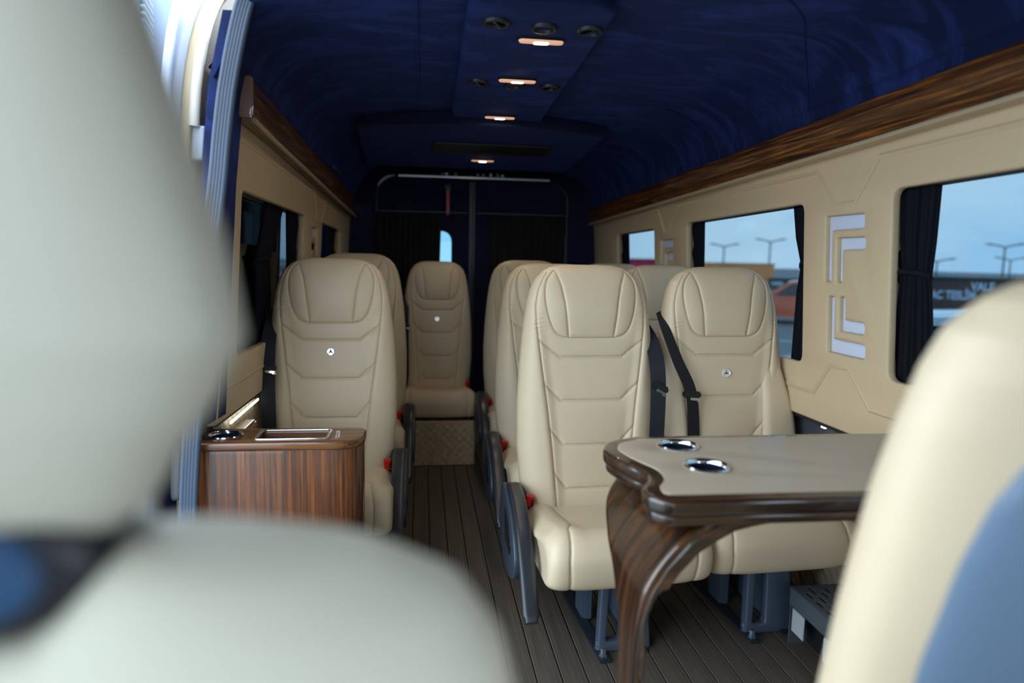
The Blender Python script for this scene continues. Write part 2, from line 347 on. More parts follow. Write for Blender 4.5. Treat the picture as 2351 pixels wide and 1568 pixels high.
# headliner
def head_ring(y):
    xl = -.56 + .018*(y - 2); xr = 1.385 - .022*(y - 1.4); zt = 1.79 - .03*(y - 1.4)
    top = 1.985 - .012*(y - 1.5)
    k = np.linspace(0, 1, 14)
    R = [(xr - .005, y, zt - .12), (xr, y, zt), (xr - .01, y, zt + .06)]
    for t in k: a = t*PI/2; R.append((xr - .02 - .30*(1 - math.cos(a)), y, zt + .06 + (top - zt - .06)*math.sin(a)))
    for x in np.linspace(xr - .40, xl + .36, 12): R.append((x, y, top + .012*math.cos((x - .36)*2.2)))
    for t in k[::-1]: a = t*PI/2; R.append((xl + .02 + .24*(1 - math.cos(a)), y, zt + .06 + (top - zt - .06)*math.sin(a)))
    R += [(xl + .01, y, zt + .06), (xl, y, zt + .01), (xl - .02, y, zt - .005)]
    if y < 2.06: R = [(max(x, -.47), yy, max(z, top - .015)) if x < 0 else (x, yy, z) for x, yy, z in R]
    return R
rings = [head_ring(y) for y in np.concatenate([np.linspace(-1.0, 2.05, 25), [2.062], np.linspace(2.1, YR + .02, 34)])]
v, f = loft(rings, cap=False, close=False); ceil = mk('ceiling', v, f, SUEDE, sharp=0); props(ceil, kind='structure')
G().add([(x, y, z + .05) for y in (-1.0, YR + .05) for x, z in ((-.48, 2.03), (1.2, 2.03), (1.5, 1.80))], [(0, 3, 4, 1), (1, 4, 5, 2)]).add([(x, y, z + .05) for y in (2.30, YR + .05) for x, z in ((-.66, 1.80), (-.48, 2.03))], [(0, 2, 3, 1)]).obj('ceiling_outer_skin', WALLPAINT)
bpy.data.objects['ceiling_outer_skin']['kind'] = 'structure'
def headz(x, y):
    R = np.array(head_ring(y)); i = np.argsort(R[:, 0]); return float(np.interp(x, R[i, 0], R[i, 2]))
def seam(pts, r=.0035, nm='headliner_seam', m=SUEDE): mk(nm, *tube([(x, y, (headz(x, y) - .001) if z is None else z) for x, y, z in pts], r, 6), m, ceil)
seam([(p.x, p.y, None) for p in pl_smooth([(.80, 1.72, 0), (.95, 1.80, 0), (1.07, 1.92, 0), (1.17, 2.08, 0), (1.25, 2.2, 0), (1.305, 2.28, 0), (1.345, 2.33, 0)], 8)])
seam([(p.x, p.y, None) for p in pl_smooth([(1.335, 3.1, 0), (1.29, 3.1, 0), (1.2, 3.09, 0), (1.08, 3.05, 0)], 8)])
seam([(-.02, y, None) for y in (1.5, 2.2, 2.9, 3.3)])
seam([(x, 3.31 + .35*(x - .3)**2, None) for x in np.linspace(-.38, -.02, 6)])
hd_ = G().add(*loft([[(x, -1.0, 1.90), (x, -1.0, 2.03), (x, -1.42, 1.60), (x, -1.40, 1.56)] for x in (-.62, 1.40)])); o = hd_.obj('trim_windscreen_header', SUEDE); o['kind'] = 'structure'
o = G().box(-.70, 1.48, -1.9, -1.05, .0, .98).obj('trim_dashboard', BLACK, bev=.05); o['kind'] = 'structure'
for nm, x in (('left', -.72), ('right', 1.46)):
    o = G().box(x - .04, x + .04, -1.9, .10, -.05, 1.0).box(x - .04, x + .04, -.05, .12, 1.0, 1.9).obj('wall_%s_cab' % nm, WALLPAINT, bev=.02); o['kind'] = 'structure'
o = G().box(-.70, 1.48, -1.9, .05, -.04, -.005).obj('floor_cab', WALLPAINT); o['kind'] = 'structure'
# raised centre duct with lamps and air vents
duct = plate('ceiling_duct', [rpoly([(.12, 1.93), (.19, 1.86), (.47, 1.86), (.535, 1.93), (.57, 3.55), (.14, 3.55)], [.05, .04, .04, .05, .02, .02])], .05, .018, lambda u, v, q: (u, v, 1.982 + q - .012*(v - 1.9)), SUEDE, ceil, seg=3)
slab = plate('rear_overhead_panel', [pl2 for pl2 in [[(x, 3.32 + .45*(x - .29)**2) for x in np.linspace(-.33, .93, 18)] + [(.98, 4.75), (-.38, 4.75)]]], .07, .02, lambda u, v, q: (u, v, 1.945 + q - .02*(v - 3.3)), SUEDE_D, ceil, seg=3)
plate('control_panel', [rrect(.05, .70, 3.78, 4.06, .02)], .012, .003, lambda u, v, q: (u, v, 1.902 + q - .02*(v - 3.3)), mat('dull_olive_plastic', (.012, .012, .008), .5), ceil)
lamps = [(.358, 2.165, 1.952, 'first ceiling lamp from the front, the largest, below the three open air vents'), (.347, 2.62, 1.946, 'second ceiling lamp from the front on the blue duct'),
         (.352, 3.25, 1.937, 'third ceiling lamp from the front, at the rear end of the blue duct'), (.366, 4.33, 1.889, 'rearmost ceiling lamp, near the rear doors')]
bodyv, bodyf = [], []
lm = G(); 
R1 = rrect(-.070, .070, -.016, .016, .015, 6)
lm.add(*loft([[(x*s, y*s2, z) for x, y in R1] for s, s2, z in ((1.0, 1.0, .004), (1.0, 1.0, -.006), (.97, .88, -.011), (.80, .55, -.012))]))
lmesh = lm.mesh('lamp_housing', LENS); bm_ = G().add(*loft([[(x*s, y*s2, z) for x, y in R1] for s, s2, z in ((.34, .62, -.010), (.33, .60, -.0135), (.25, .4, -.0148))])).mesh('lamp_bulb', BULB)
rim_me = G().add(*loft([[(x*s, y*s2, z) for x, y in R1] for s, s2, z in ((1.05, 1.16, .005), (1.05, 1.16, -.004), (1.0, 1.0, -.0055))], cap=False)).mesh('lamp_rim', BLACK)
for x, y, z, lab in lamps:
    t = thing('ceiling_lamp', (x, y, z), lab, 'lamp', 'ceiling lamps')
    al = bpy.data.lights.new('lamp_light', 'AREA'); al.shape = 'RECTANGLE'; al.size = .10; al.size_y = .02; al.energy = 1.15; al.color = (1.0, .84, .62)
    inst('lamp_light', al, t, (0, 0, -.017))
    inst('housing', lmesh, t); inst('bulb', bm_, t); inst('rim', rim_me, t)
vent_ring = G().add(*lathe([(.0385, .004), (.0395, -.004), (.036, -.010), (.031, -.011), (.027, -.006), (.026, .002)], 32)).mesh('vent_ring', ARM)
vent_flap = G().add(*lathe([(.0, -.003), (.018, -.004), (.0245, -.002), (.025, .002), (0, .002)], 24)).mesh('vent_flap', ARM)
vent_cup = G().add(*lathe([(.028, .0), (.024, .012), (.0, .013)], 24)).mesh('vent_well', BLACK)
vl = []
for r, (y, tag, nm) in enumerate(((2.06, 'first row of three vents', 'front'), (2.705, 'second row of three vents', 'middle'), (3.40, 'third row of three vents', 'rear'))):
    for k, (x, tl, pos) in enumerate(((.205, 38, 'left'), (.348, 0, 'centre'), (.485, -38, 'right'))):
        t = thing('air_vent', (x, y - (.018 if k == 0 else 0), 1.957 - .012*(y - 1.9)), 'round black air vent, %s one in the %s row of the blue ceiling duct' % (pos, nm), 'vent', 'ceiling air vents')
        inst('vent_ring', vent_ring, t); inst('vent_well', vent_cup, t)
        if k != 1: inst('vent_flap', vent_flap, t, (0, 0, -.002), (math.radians(25), math.radians(tl), 0))

# rear wall: jambs, two doors with windows, header
def fB(y0): return lambda u, v, q: (u, y0 + q, v)
hole = [(-.345, -.02), (1.105, -.02)] + [(1.105, 1.70)] + [(1.105 - .14*(1 - math.cos(a)), 1.72 + .14*math.sin(a)) for a in np.linspace(0, PI/2, 8)] + [(-.345 + .14*(1 - math.cos(a)), 1.73 + .14*math.sin(a)) for a in np.linspace(PI/2, 0, 8)]
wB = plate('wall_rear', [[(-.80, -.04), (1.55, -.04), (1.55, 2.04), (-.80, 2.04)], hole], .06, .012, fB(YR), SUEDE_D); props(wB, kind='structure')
for nm, x0, x1, wx0, wx1 in (('door_1', -.345, .3735, -.29, .220), ('door_2', .3740, 1.105, .56, 1.04)):
    zt = 1.90
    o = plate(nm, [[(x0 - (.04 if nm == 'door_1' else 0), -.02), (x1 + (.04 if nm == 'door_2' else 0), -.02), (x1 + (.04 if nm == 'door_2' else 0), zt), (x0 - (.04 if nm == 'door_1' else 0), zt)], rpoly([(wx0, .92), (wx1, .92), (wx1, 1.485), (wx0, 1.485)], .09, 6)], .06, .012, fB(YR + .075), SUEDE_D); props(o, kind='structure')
    plate('window_pane', [rrect(wx0 - .02, wx1 + .02, .90, 1.50, .09)], .005, 0, fB(YR + .09), GLASS_R, o)
G().box(.352, .374, YR + .012, YR + .05, -.02, 1.88).obj('trim_rear_seal', RUBBER, bev=.006)['kind'] = 'structure'
G().box(.378, .396, YR + .02, YR + .05, -.02, 1.88).obj('trim_rear_seal_2', BLACK, bev=.006)['kind'] = 'structure'
mk('trim_rear_frame', *tube([(x, YR - .02, z) for x, z in [(-.345, .0)] + [(-.345 + .14*(1 - math.cos(a)), 1.73 + .14*math.sin(a)) for a in np.linspace(0, PI/2, 8)] + [(1.105 - .14*(1 - math.cos(a)), 1.72 + .14*math.sin(a)) for a in np.linspace(PI/2, 0, 8)] + [(1.105, .0)]], .012, 8), BLACK)['kind'] = 'structure'
mk('trim_rear_painted_highlight', *tube([(-.345 + .14*(1 - math.cos(a)), YR - .036, 1.735 + .145*math.sin(a)) for a in np.linspace(.45, PI/2, 8)], [.003, .007, .009, .010, .010, .009, .006, .003], 8), mat('painted_edge_highlight', (.75, .82, .85), .25))['kind'] = 'structure'  # white arc paints in the window reflection along the frame corner
# overhead unit above the rear doors
t = thing('rear_overhead_box', (.375, 5.12, 1.84), 'black overhead box with silver lower rail above the rear doors', 'air conditioner')
G().box(-.545, .545, -.06, .13, .022, .115).obj('casing', mat('gloss_black', (.004, .004, .006), .12, coat=.5), t, bev=.008)
G().box(-.55, .55, -.078, -.055, .012, .024).obj('silver_rail', mat('satin_silver', (.75, .78, .8), .3, metal=1), t, bev=.003)
for x in (-.235, -.205, -.14, .02, .06, .115, .165, .20): G().box(x - .010, x + .008, -.068, -.058, .032, .032 + random.choice((.018, .024, .030))).obj('switch', random.choice((GRILLE, BADGE_D, BADGE)), t, bev=.002)
t = thing('emergency_hammer', (.185, 5.215, 1.60), 'small red emergency hammer hanging above the left rear curtain', 'hammer')
G().box(-.012, .012, -.012, .012, .0, .19).obj('handle', mat('dark_red_plastic', (.35, .015, .012), .4), t, bev=.005); G().box(-.022, .022, -.016, .016, .185, .222).obj('head', BLACK, t, bev=.005)

# curtains -------------------------------------------------------------
def curtain(name, rows, fpos, n, label, folds, amp, tie=None, group=None, matl=None, scallop=0):
    """rows: (z, y0, y1) from top to bottom; fpos(y, z, w) -> xyz"""
    t = thing(name, fpos((rows[-1][1] + rows[-1][2])/2, rows[-1][0], 0), label, 'curtain', group); base = Vector(t.location)
    zs = np.linspace(rows[0][0], rows[-1][0], 60); rz = [r[0] for r in rows][::-1]
    v = []; f = []
    for z in zs:
        a = np.interp(z, rz, [r[1] for r in rows][::-1]); b = np.interp(z, rz, [r[2] for r in rows][::-1])
        tt = 1.0
        for k in range(n + 1):
            s = k/n; ph = s*folds*2*PI; wv = amp*tt*math.sin(ph + .6*math.sin(s*9)) + amp*.3*math.sin(2.3*ph + z*3)
            zz = z + (scallop*abs(math.sin(ph/2)) if z == zs[0] else 0)
            v.append(Vector(fpos(a + (b - a)*s, zz, wv)) - base)
    m = n + 1
    for i in range(59):
        for k in range(n): f.append((i*m + k, i*m + k + 1, (i + 1)*m + k + 1, (i + 1)*m + k))
    o = mk('cloth', v, f, matl or CURT, t, sharp=0)
    md = o.modifiers.new('t', 'SOLIDIFY'); md.thickness = .003
    if tie is not None:
        z, y0, y1 = tie
        ring = [Vector(fpos(y0 + (y1 - y0)*(.5 - .5*math.cos(q)), z - .012*math.sin(q), (amp + .010)*math.sin(q))) - base for q in np.linspace(0, 2*PI, 17)[:-1]]
        mk('tieback', *tube(ring + [ring[0]], .0075, 8), CURT, t)
        mk('tieback_knot', *tube([Vector(fpos(y0 if tie[1] > tie[2] else y1, z + d, 0)) - base for d in (-.02, -.008, .006, .018)], [.004, .012, .012, .004], 8), CURT, t)
    return t
cr_ = fR(.046); cl_ = fL(.046)
curtain('window_curtain', [(1.503, 1.715, 1.91), (1.35, 1.728, 1.90), (1.25, 1.742, 1.865), (1.15, 1.732, 1.88), (.93, 1.715, 1.90)], cr_, 90, 'black tied curtain at the rear end of the nearest right window', 7, .009, (1.255, 1.74, 1.867), 'side window curtains')
curtain('window_curtain', [(1.495, 2.262, 2.418), (1.38, 2.262, 2.40), (1.28, 2.262, 2.362), (1.18, 2.262, 2.39), (.915, 2.262, 2.425)], cr_, 90, 'black tied curtain at the front end of the middle right window', 6, .009, (1.278, 2.262, 2.366), 'side window curtains')
curtain('window_curtain', [(1.478, 3.225, 3.395), (1.27, 3.238, 3.33), (.92, 3.22, 3.36)], cr_, 60, 'black curtain at the rear end of the middle right window', 5, .009, None, 'side window curtains')
curtain('window_curtain', [(1.456, 4.40, 4.60), (1.27, 4.40, 4.55), (.92, 4.38, 4.56)], cr_, 50, 'black curtain in the rearmost right window', 5, .009, None, 'side window curtains')
curtain('window_curtain', [(1.498, 3.33, 3.66), (1.25, 3.385, 3.55), (.92, 3.35, 3.56)], cl_, 60, 'black curtain at the rear end of the front left window', 6, .009, None, 'side window curtains')
curtain('window_curtain', [(1.502, 2.93, 3.21), (1.38, 2.88, 3.10), (1.25, 2.80, 2.98), (1.1, 2.83, 3.03), (.93, 2.80, 3.02)], cl_, 60, 'black tied curtain across the middle of the front left window', 6, .009, (1.252, 2.80, 2.97), 'side window curtains')
curtain('window_curtain', [(1.475, 4.56, 4.98), (1.25, 4.58, 4.86), (.92, 4.55, 4.86)], cl_, 50, 'black curtain in the rearmost left window', 5, .009, None, 'side window curtains')
fb = lambda yy: (lambda u, z, q: (u, yy + q, z))
for x0, x1, cx0, cx1, lab in ((-.33, .325, -.345, .135, 'left black curtain hanging over the rear door window'), (.41, 1.09, .50, 1.08, 'right black curtain hanging over the rear door window')):
    curtain('rear_curtain', [(1.607, cx0, cx1), (1.2, cx0, cx1 - .01), (.86, cx0, cx1 - .02)], fb(5.205), 110, lab, 11, .012, None, 'rear door curtains', CURT_R, -.014)
    t = thing('curtain_rod', (x0, 5.205, 1.617), 'thin silver curtain rod over the %s' % lab.split(' hanging')[0].replace('black curtain', 'rear door'), 'curtain rod', 'rear curtain rods')
    mk('rod', *tube([(0, 0, 0), (x1 - x0, 0, 0)], .0042, 8), GRILLE, t); 
    for x in (0, x1 - x0): mk('rod_bracket', *tube([(x, 0, 0), (x, .05, 0)], .006, 8), BLACK, t)

# ------------------------------------------------------------------ seats
def sst(a, b, x): t = np.clip((x - a)/(b - a), 0, 1); return t*t*(3 - 2*t)
ZT = np.array([.335, .345, .36, .40, .47, .60, .75, .90, 1.0, 1.06, 1.12, 1.17, 1.21, 1.24, 1.255, 1.2625, 1.265])
WT = np.array([.15, .178, .195, .222, .238, .248, .248, .240, .231, .224, .215, .203, .186, .158, .130, .100, .072])
def hw(z): return np.interp(z, ZT, WT)
seamx = lambda z: np.interp(z, [.36, .42, .60, .75, .92, 1.05, 1.12, 1.18, 1.225, 1.245], [.118, .125, .140, .155, .176, .190, .192, .181, .160, .142])
LINES = []                                        # seam polylines (x, z)
zz = np.linspace(.40, 1.235, 50)
for s in (-1, 1): LINES.append([(s*seamx(z), z) for z in zz])
hp = [(-.128, 1.243), (-.152, 1.21), (-.160, 1.17), (-.158, 1.13), (-.149, 1.08), (-.134, 1.037), (-.112, 1.012), (-.078, 1.003), (0, 1.002)]
hp = [tuple(q) for q in pl_smooth([(a, b, 0) for a, b in hp], 5)]; hp = [(q[0], q[1]) for q in hp]
LINES.append(hp + [(-x, z) for x, z in hp[::-1]])
for s in (-1, 1): LINES.append([(s*x, z) for x, z in ((.080, 1.004), (.086, 1.06), (.094, 1.13), (.105, 1.19), (.121, 1.235), (.124, 1.245))])
CHEV = []
for z0, xf in ((.932, .108), (.776, .106), (.617, .098), (.458, .086)):
    r = .062; CHEV.append([(-seamx(z0 + r), z0 + r), (-xf, z0), (xf, z0), (seamx(z0 + r), z0 + r)])
def seg_dist(x, z, lines):
    d = np.full(x.shape, 9.0)
    for L in lines:
        for (x0, z0), (x1, z1) in zip(L[:-1], L[1:]):
            dx, dz = x1 - x0, z1 - z0; l2 = dx*dx + dz*dz + 1e-12
            t = np.clip(((x - x0)*dx + (z - z0)*dz)/l2, 0, 1)
            d = np.minimum(d, np.hypot(x - x0 - t*dx, z - z0 - t*dz))
    return d
def zfac(z):
    a = np.clip((z - 1.165)/(1.2655 - 1.165), 0, 1); b = np.clip((.40 - z)/(.40 - .3345), 0, 1)
    return np.sqrt(np.clip(1 - a**2.2, 0, 1))*np.sqrt(np.clip(1 - b**2.2, 0, 1))
def front_y(x, z, detail=True):
    x = np.asarray(x, float); z = np.asarray(z, float); W = hw(z); t = np.clip(np.abs(x)/W, 0, 1)
    D = .058*zfac(z)
    y = -D*(1 - t**5)**(1/2.6)
    face = (1 - t**8)*zfac(z)
    sx = seamx(z)
    bol = sst(sx - .035, sx + .022, np.abs(x))*(1 - sst(1.03, 1.16, z)*.75)
    y = y - .019*bol*face
    y = y - .014*np.exp(-((z - 1.10)/.075)**2)*np.exp(-(x/.15)**4)*face     # head cushion
    y = y - .012*np.exp(-((z - .60)/.16)**2)*np.exp(-(x/.15)**2)*face       # lumbar swell
    if detail:
        d1 = seg_dist(x, z, LINES); d2 = seg_dist(x, z, CHEV)
        d = np.minimum(d1, d2)
        y = y + (.0042*np.exp(-(d1/.0038)**2) + .0036*np.exp(-(d2/.0040)**2))*face
        y = y - .0042*(1 - np.exp(-d/.013))*face
        wr = np.exp(-((z - 1.055)/.035)**2)*sst(.15, .185, np.abs(x))*(1 - sst(.22, .235, np.abs(x)))
        y = y + .0018*np.sin((z + .25*np.abs(x))*420)*wr*face
    return y + (z - .80)*.10
def back_y(x, z):
    W = hw(z); t = np.clip(np.abs(x)/W, 0, 1); return .072*zfac(z)*(1 - t**4)**(1/2.2) + (z - .80)*.10
def build_back():
    ns = 240; s = np.linspace(-1, 1, ns); tx = np.sin(s*PI/2)*.9995
    a = np.linspace(0, 1, 150); z1 = np.concatenate([.335 + .065*(1 - np.cos(np.linspace(0, PI/2, 22))), np.linspace(.40, 1.165, 250)[1:], 1.165 + .1*np.sin(np.linspace(0, PI/2, 44))[1:]])
    nb = 46; tb = np.sin(np.linspace(1, -1, nb)*PI/2)*.9995
    rings = []
    for z in z1:
        W = hw(z); xf = tx*W; yf = front_y(xf, np.full(ns, z)); xb = tb*W; yb = back_y(xb, np.full(nb, z))
        rings.append(np.concatenate([np.stack([xf, yf, np.full(ns, z)], 1), np.stack([xb, yb, np.full(nb, z)], 1)]))
    v = np.concatenate(rings); n = ns + nb; m = len(z1); idx = np.arange(n*m).reshape(m, n); nx = np.roll(idx, -1, 1)
    q = np.stack([idx[:-1], nx[:-1], nx[1:], idx[1:]], -1).reshape(-1, 4).tolist()
    q.append(tuple(range(n - 1, -1, -1))); q.append(tuple(int(i) for i in idx[-1]))
    return mesh('backrest', v.tolist(), q, LEATHER, sharp=0)
ME_BACK = build_back()
def resample(L, step):
    P = [Vector((a, b)) for a, b in L]; o = [P[0]]; 
    for a, b in zip(P[:-1], P[1:]):
        n = max(1, int((b - a).length/step)); o += [a + (b - a)*(k/n) for k in range(1, n + 1)]
    return np.array([(p.x, p.y) for p in o])
g = G()
for L in LINES:
    P = resample(L, .006); y = front_y(P[:, 0], P[:, 1]) - .0006; g.tube([(a, b, c) for a, b, c in zip(P[:, 0], y, P[:, 1])], .0011, 5)
ME_SEAM = g.mesh('seam_thread', THREAD, sharp=0)
g = G()
for L in CHEV:
    P = resample(L, .0020)
    for off in (.0035, -.0035):
        for k in range(0, len(P) - 3, 4):
            Q = P[k:k + 3].copy(); Q[:, 1] += off; y = front_y(Q[:, 0], Q[:, 1]) - .0004
            g.tube([(a, b, c) for a, b, c in zip(Q[:, 0], y, Q[:, 1])], .0009, 4)
ME_STITCH = g.mesh('stitch_rows', THREAD_L, sharp=0)
# badge: dished silver disc with a three-pointed star
g = G().add(*lathe([(0, .002), (.0155, .002), (.0165, .0), (.0165, -.004), (.0155, -.0055), (.0142, -.0052), (.0135, -.003), (0, -.003)], 32, axis='y'))
for k in range(3):
    a = PI/2 + k*2*PI/3; p = (.0138*math.cos(a), .0138*math.sin(a)); b1 = (.0036*math.cos(a + PI/3), .0036*math.sin(a + PI/3)); b2 = (.0036*math.cos(a - PI/3), .0036*math.sin(a - PI/3))
    g.add([(p[0], -.0035, p[1]), (b1[0], -.0033, b1[1]), (0, -.0056, 0), (b2[0], -.0033, b2[1])], [(0, 1, 2), (0, 2, 3)], 1)
ME_BADGE = g.mesh('badge', [BADGE, BADGE_D])
g = G().add(*lathe([(0, .002), (.0145, .002), (.0165, -.001), (.0165, -.005), (.0150, -.0062), (.0142, -.005), (.0138, -.003), (0, -.003)], 32, axis='y'))
ME_BADGE2 = None
# cushion
CP = pl_smooth([(.03, .395, 0), (-.10, .392, 0), (-.25, .402, 0), (-.38, .430, 0), (-.465, .452, 0), (-.52, .438, 0), (-.548, .395, 0), (-.550, .345, 0), (-.535, .300, 0), (-.50, .280, 0)], 16)
CP = np.array([(p.x, p.y) for p in CP]); s_ = np.concatenate([[0], np.cumsum(np.hypot(*np.diff(CP, axis=0).T))]); ss = np.linspace(0, s_[-1], 190)
CP = np.stack([np.interp(ss, s_, CP[:, 0]), np.interp(ss, s_, CP[:, 1])], 1)
CW = .266
cseam = lambda s: np.interp(s, [0, .15, .28, .40, .50, .62, .70, .80], [.150, .150, .135, .150, .190, .205, .200, .190])
def cush_pt(u, i):
    W = CW*(1 - .10*sst(.25, 0, ss[i])); x = W*np.sin(u*PI/2)
    t = np.abs(np.sin(u*PI/2)); k = (1 - t**9)**(1/2.4)
    cy, cz = CP[i]; c0 = np.array([-.25, .335]); bol = .018*sst(.12, .19, np.abs(x))*(1 - sst(.215, .262, np.abs(x)))*sst(.62, .40, ss[i])*1.0
    d = np.abs(np.abs(x) - cseam(ss[i])); gr = -.0045*np.exp(-(d/.004)**2) + .006*(1 - np.exp(-d/.03))
    n = np.array([cy - c0[0], (cz - c0[1])*2.2]); n = n/np.linalg.norm(n)
    sc = .60 + .40*k
    y = np.clip(c0[0] + (cy - c0[0])*(.86 + .14*k), -.9, .05) + n[0]*gr*k
    z = c0[1] + (cz - c0[1])*sc + bol*k + n[1]*gr*k
    return x, y, z
us = np.linspace(-1, 1, 150); m = len(ss)
V = []
for i in range(m):
    x, y, z = cush_pt(us, i); V.append(np.stack([x, y, z], 1))
n = len(us); under = np.stack([V[-1][:, 0]*.96, V[-1][:, 1]*.0 - .30, V[-1][:, 2]*0 + .285], 1); under2 = np.stack([V[0][:, 0]*.96, V[0][:, 1]*0 + .02, V[0][:, 2]*0 + .30], 1)
V += [under, under2]; m += 2; idx = np.arange(n*m).reshape(m, n); nxr = np.roll(idx, -1, 0)
q = np.stack([idx[:, :-1], idx[:, 1:], nxr[:, 1:], nxr[:, :-1]], -1).reshape(-1, 4)
ME_CUSH = mesh('cushion', np.concatenate(V).tolist(), q[:, ::-1].tolist() + [tuple(int(i) for i in idx[:, 0]), tuple(int(i) for i in idx[::-1, -1])], LEATHER, sharp=55)
g = G()
for s in (-1, 1):
    pts = []
    for i in range(0, len(ss) - 2, 2):
        W = CW*(1 - .10*float(sst(.25, 0, ss[i]))); u = math.asin(min(1, s*float(cseam(ss[i]))/W))*2/PI
        x, y, z = cush_pt(np.array([u]), i); pts.append((x[0], y[0], z[0]))
    g.tube(pts, .0013, 5)
ME_CSEAM = g.mesh('cushion_seam', THREAD, sharp=0)
# back shell
g = []; zs = np.concatenate([np.linspace(.36, 1.0, 40), 1.0 + .18*np.sin(np.linspace(0, PI/2, 24))[1:]])
hs = lambda z: np.interp(z, [.36, .5, .80, .89, 1.0, 1.06, 1.10, 1.13, 1.15, 1.165, 1.175, 1.18], [.185, .200, .203, .200, .185, .170, .150, .126, .101, .074, .046, .004])
rings = []
for z in zs:
    x = np.sin(np.linspace(-1, 1, 40)*PI/2)*hs(z); kk = (1 - (np.abs(x)/hs(z))**6)
    yb = back_y(x, np.full(40, z)); R = [(a, b - .004 + .020*c, z) for a, b, c in zip(x, yb, np.clip(kk, 0, 1)**.4)] + [(a, b - .02, z) for a, b in zip(x[::-1], yb[::-1])]
    rings.append(R)
v, f = loft(rings); ME_SHELL = mesh('back_shell', v, [q[::-1] for q in f], SHELL, sharp=50)
# armrest (hangs on the aisle side): curved pad and side plate; built for the right-hand side of the picture-left (x negative)
ap = pl_smooth([(0, -.04, .455), (0, -.10, .468), (0, -.20, .452), (0, -.30, .405), (0, -.40, .325), (0, -.48, .245), (0, -.525, .195)], 6)
rings = []
for i, p in enumerate(ap):
    d = (ap[min(i+1, len(ap)-1)] - ap[max(i-1, 0)]).normalized(); up = Vector((0, -d.z, d.y)); up = up if up.z > 0 else -up
    wd = .0255 if 2 < i < len(ap) - 2 else .020; th = .017 if 0 < i < len(ap) - 1 else .012
    rings.append([tuple(p + Vector((wd*a, 0, 0)) + up*th*b) for a, b in rrect(-1, 1, -1, 1, .55, 4)])
v, f = loft(rings); ME_ARM = mesh('arm_pad', v, f, ARM, sharp=45)
ME_ARMS = plate('arm_side_plate', [rpoly([(.02, .46), (-.10, .455), (-.22, .425), (-.31, .375), (-.36, .31), (-.34, .245), (-.24, .20), (-.08, .185), (.05, .24), (.07, .36)], .03)], .022, .006, lambda u, v, q: (q - .022, u, v), ARM_S).data
ME_ARMR = plate('arm_recess', [rpoly([(-.10, .41), (-.20, .385), (-.28, .33), (-.25, .285), (-.12, .30)], .02)], .006, .002, lambda u, v, q: (q - .033, u, v), BLACK).data
for nm in ('arm_side_plate', 'arm_recess'): bpy.data.objects.remove(bpy.data.objects[nm])
def mir(me, mats):
    m2 = me.copy(); co = np.empty(len(me.vertices)*3); me.vertices.foreach_get('co', co); co = co.reshape(-1, 3); co[:, 0] *= -1; m2.vertices.foreach_set('co', co.ravel()); m2.flip_normals(); return m2
ME_ARMS_M, ME_ARMR_M = mir(ME_ARMS, 0), mir(ME_ARMR, 0)
ME_BUCK = G().box(-.015, .015, -.012, .012, -.05, .030).mesh('buckle_body', BLACK, bev=.004)
ME_BUTT = G().box(-.0155, .0135, -.0155, .008, .0, .042).box(.004, .012, -.0165, -.015, .006, .034, 1).mesh('buckle_button', [RED, BLACK], bev=.0012)
# pedestal
pd = plate('pedestal', [rpoly([(-.060, .0), (.125, .0), (.112, .285), (-.040, .285)], .008, 2), rpoly([(-.030, .035), (.018, .035), (.030, .255), (-.012, .255)], .012)], .035, .006, lambda u, v, q: (u, -.35 + q - (.285 - v)*.12, v), STEEL); ME_PED = pd.data; bpy.data.objects.remove(pd)
ME_PED2 = G().box(.07, .122, -.36, -.10, .0, .285).box(-.05, -.01, -.20, -.10, 0, .285).mesh('pedestal_rear', STEEL, bev=.008)
ME_FOOT = G().box(-.070, -.030, -.46, .04, .0, .010).box(.07, .11, -.42, .04, 0, .010).mesh('foot_rail', mat('dark_steel_rail', (.018, .023, .033), .45), bev=.003)
ME_BOLT = G().add(*lathe([(0, .034), (.009, .034), (.010, .03), (.010, .014), (.015, .014), (.015, .010)], 6)).mesh('bolt', GRILLE)
ME_FRAME = G().box(-.17, .17, -.40, .02, .262, .288).mesh('seat_frame', BLACK, bev=.01)
def ribbon(pts, wdir, wd, th=.0018):
    rings = []
    P = pl_smooth(pts, 8)
    for i, p in enumerate(P):
        W = Vector(wdir[0]).lerp(Vector(wdir[1]), i/(len(P) - 1)).normalized()*wd/2; d = (P[min(i+1, len(P)-1)] - P[max(i-1, 0)]).normalized(); nn = W.cross(d).normalized()*th
        rings.append([tuple(p + W + nn), tuple(p - W + nn), tuple(p - W - nn), tuple(p + W - nn)])
    v, f = loft(rings); return v, f
def belt(parent, pts, wdir, tongue, tilt, wd=.056):
    v, f = ribbon(pts, wdir, wd); b = mk('seat_belt', v, f, WEB, parent)
    tx, ty, tz = tongue
    m1 = G().box(-.037, .037, -.008, .008, -.013, .013).mesh('belt_tongue_grip', BLACK, bev=.006); inst('tongue_grip', m1, b, tongue, (0, tilt, 0))
    m2 = G().box(-.010, .030, -.0015, .0015, -.022, -.012).box(.018, .034, -.003, .0008, -.026, -.019).mesh('belt_tongue', CHROME, bev=.001); inst('metal_tongue', m2, b, (tx + .005, ty - .006, tz), (.15, tilt, 0))
    return b
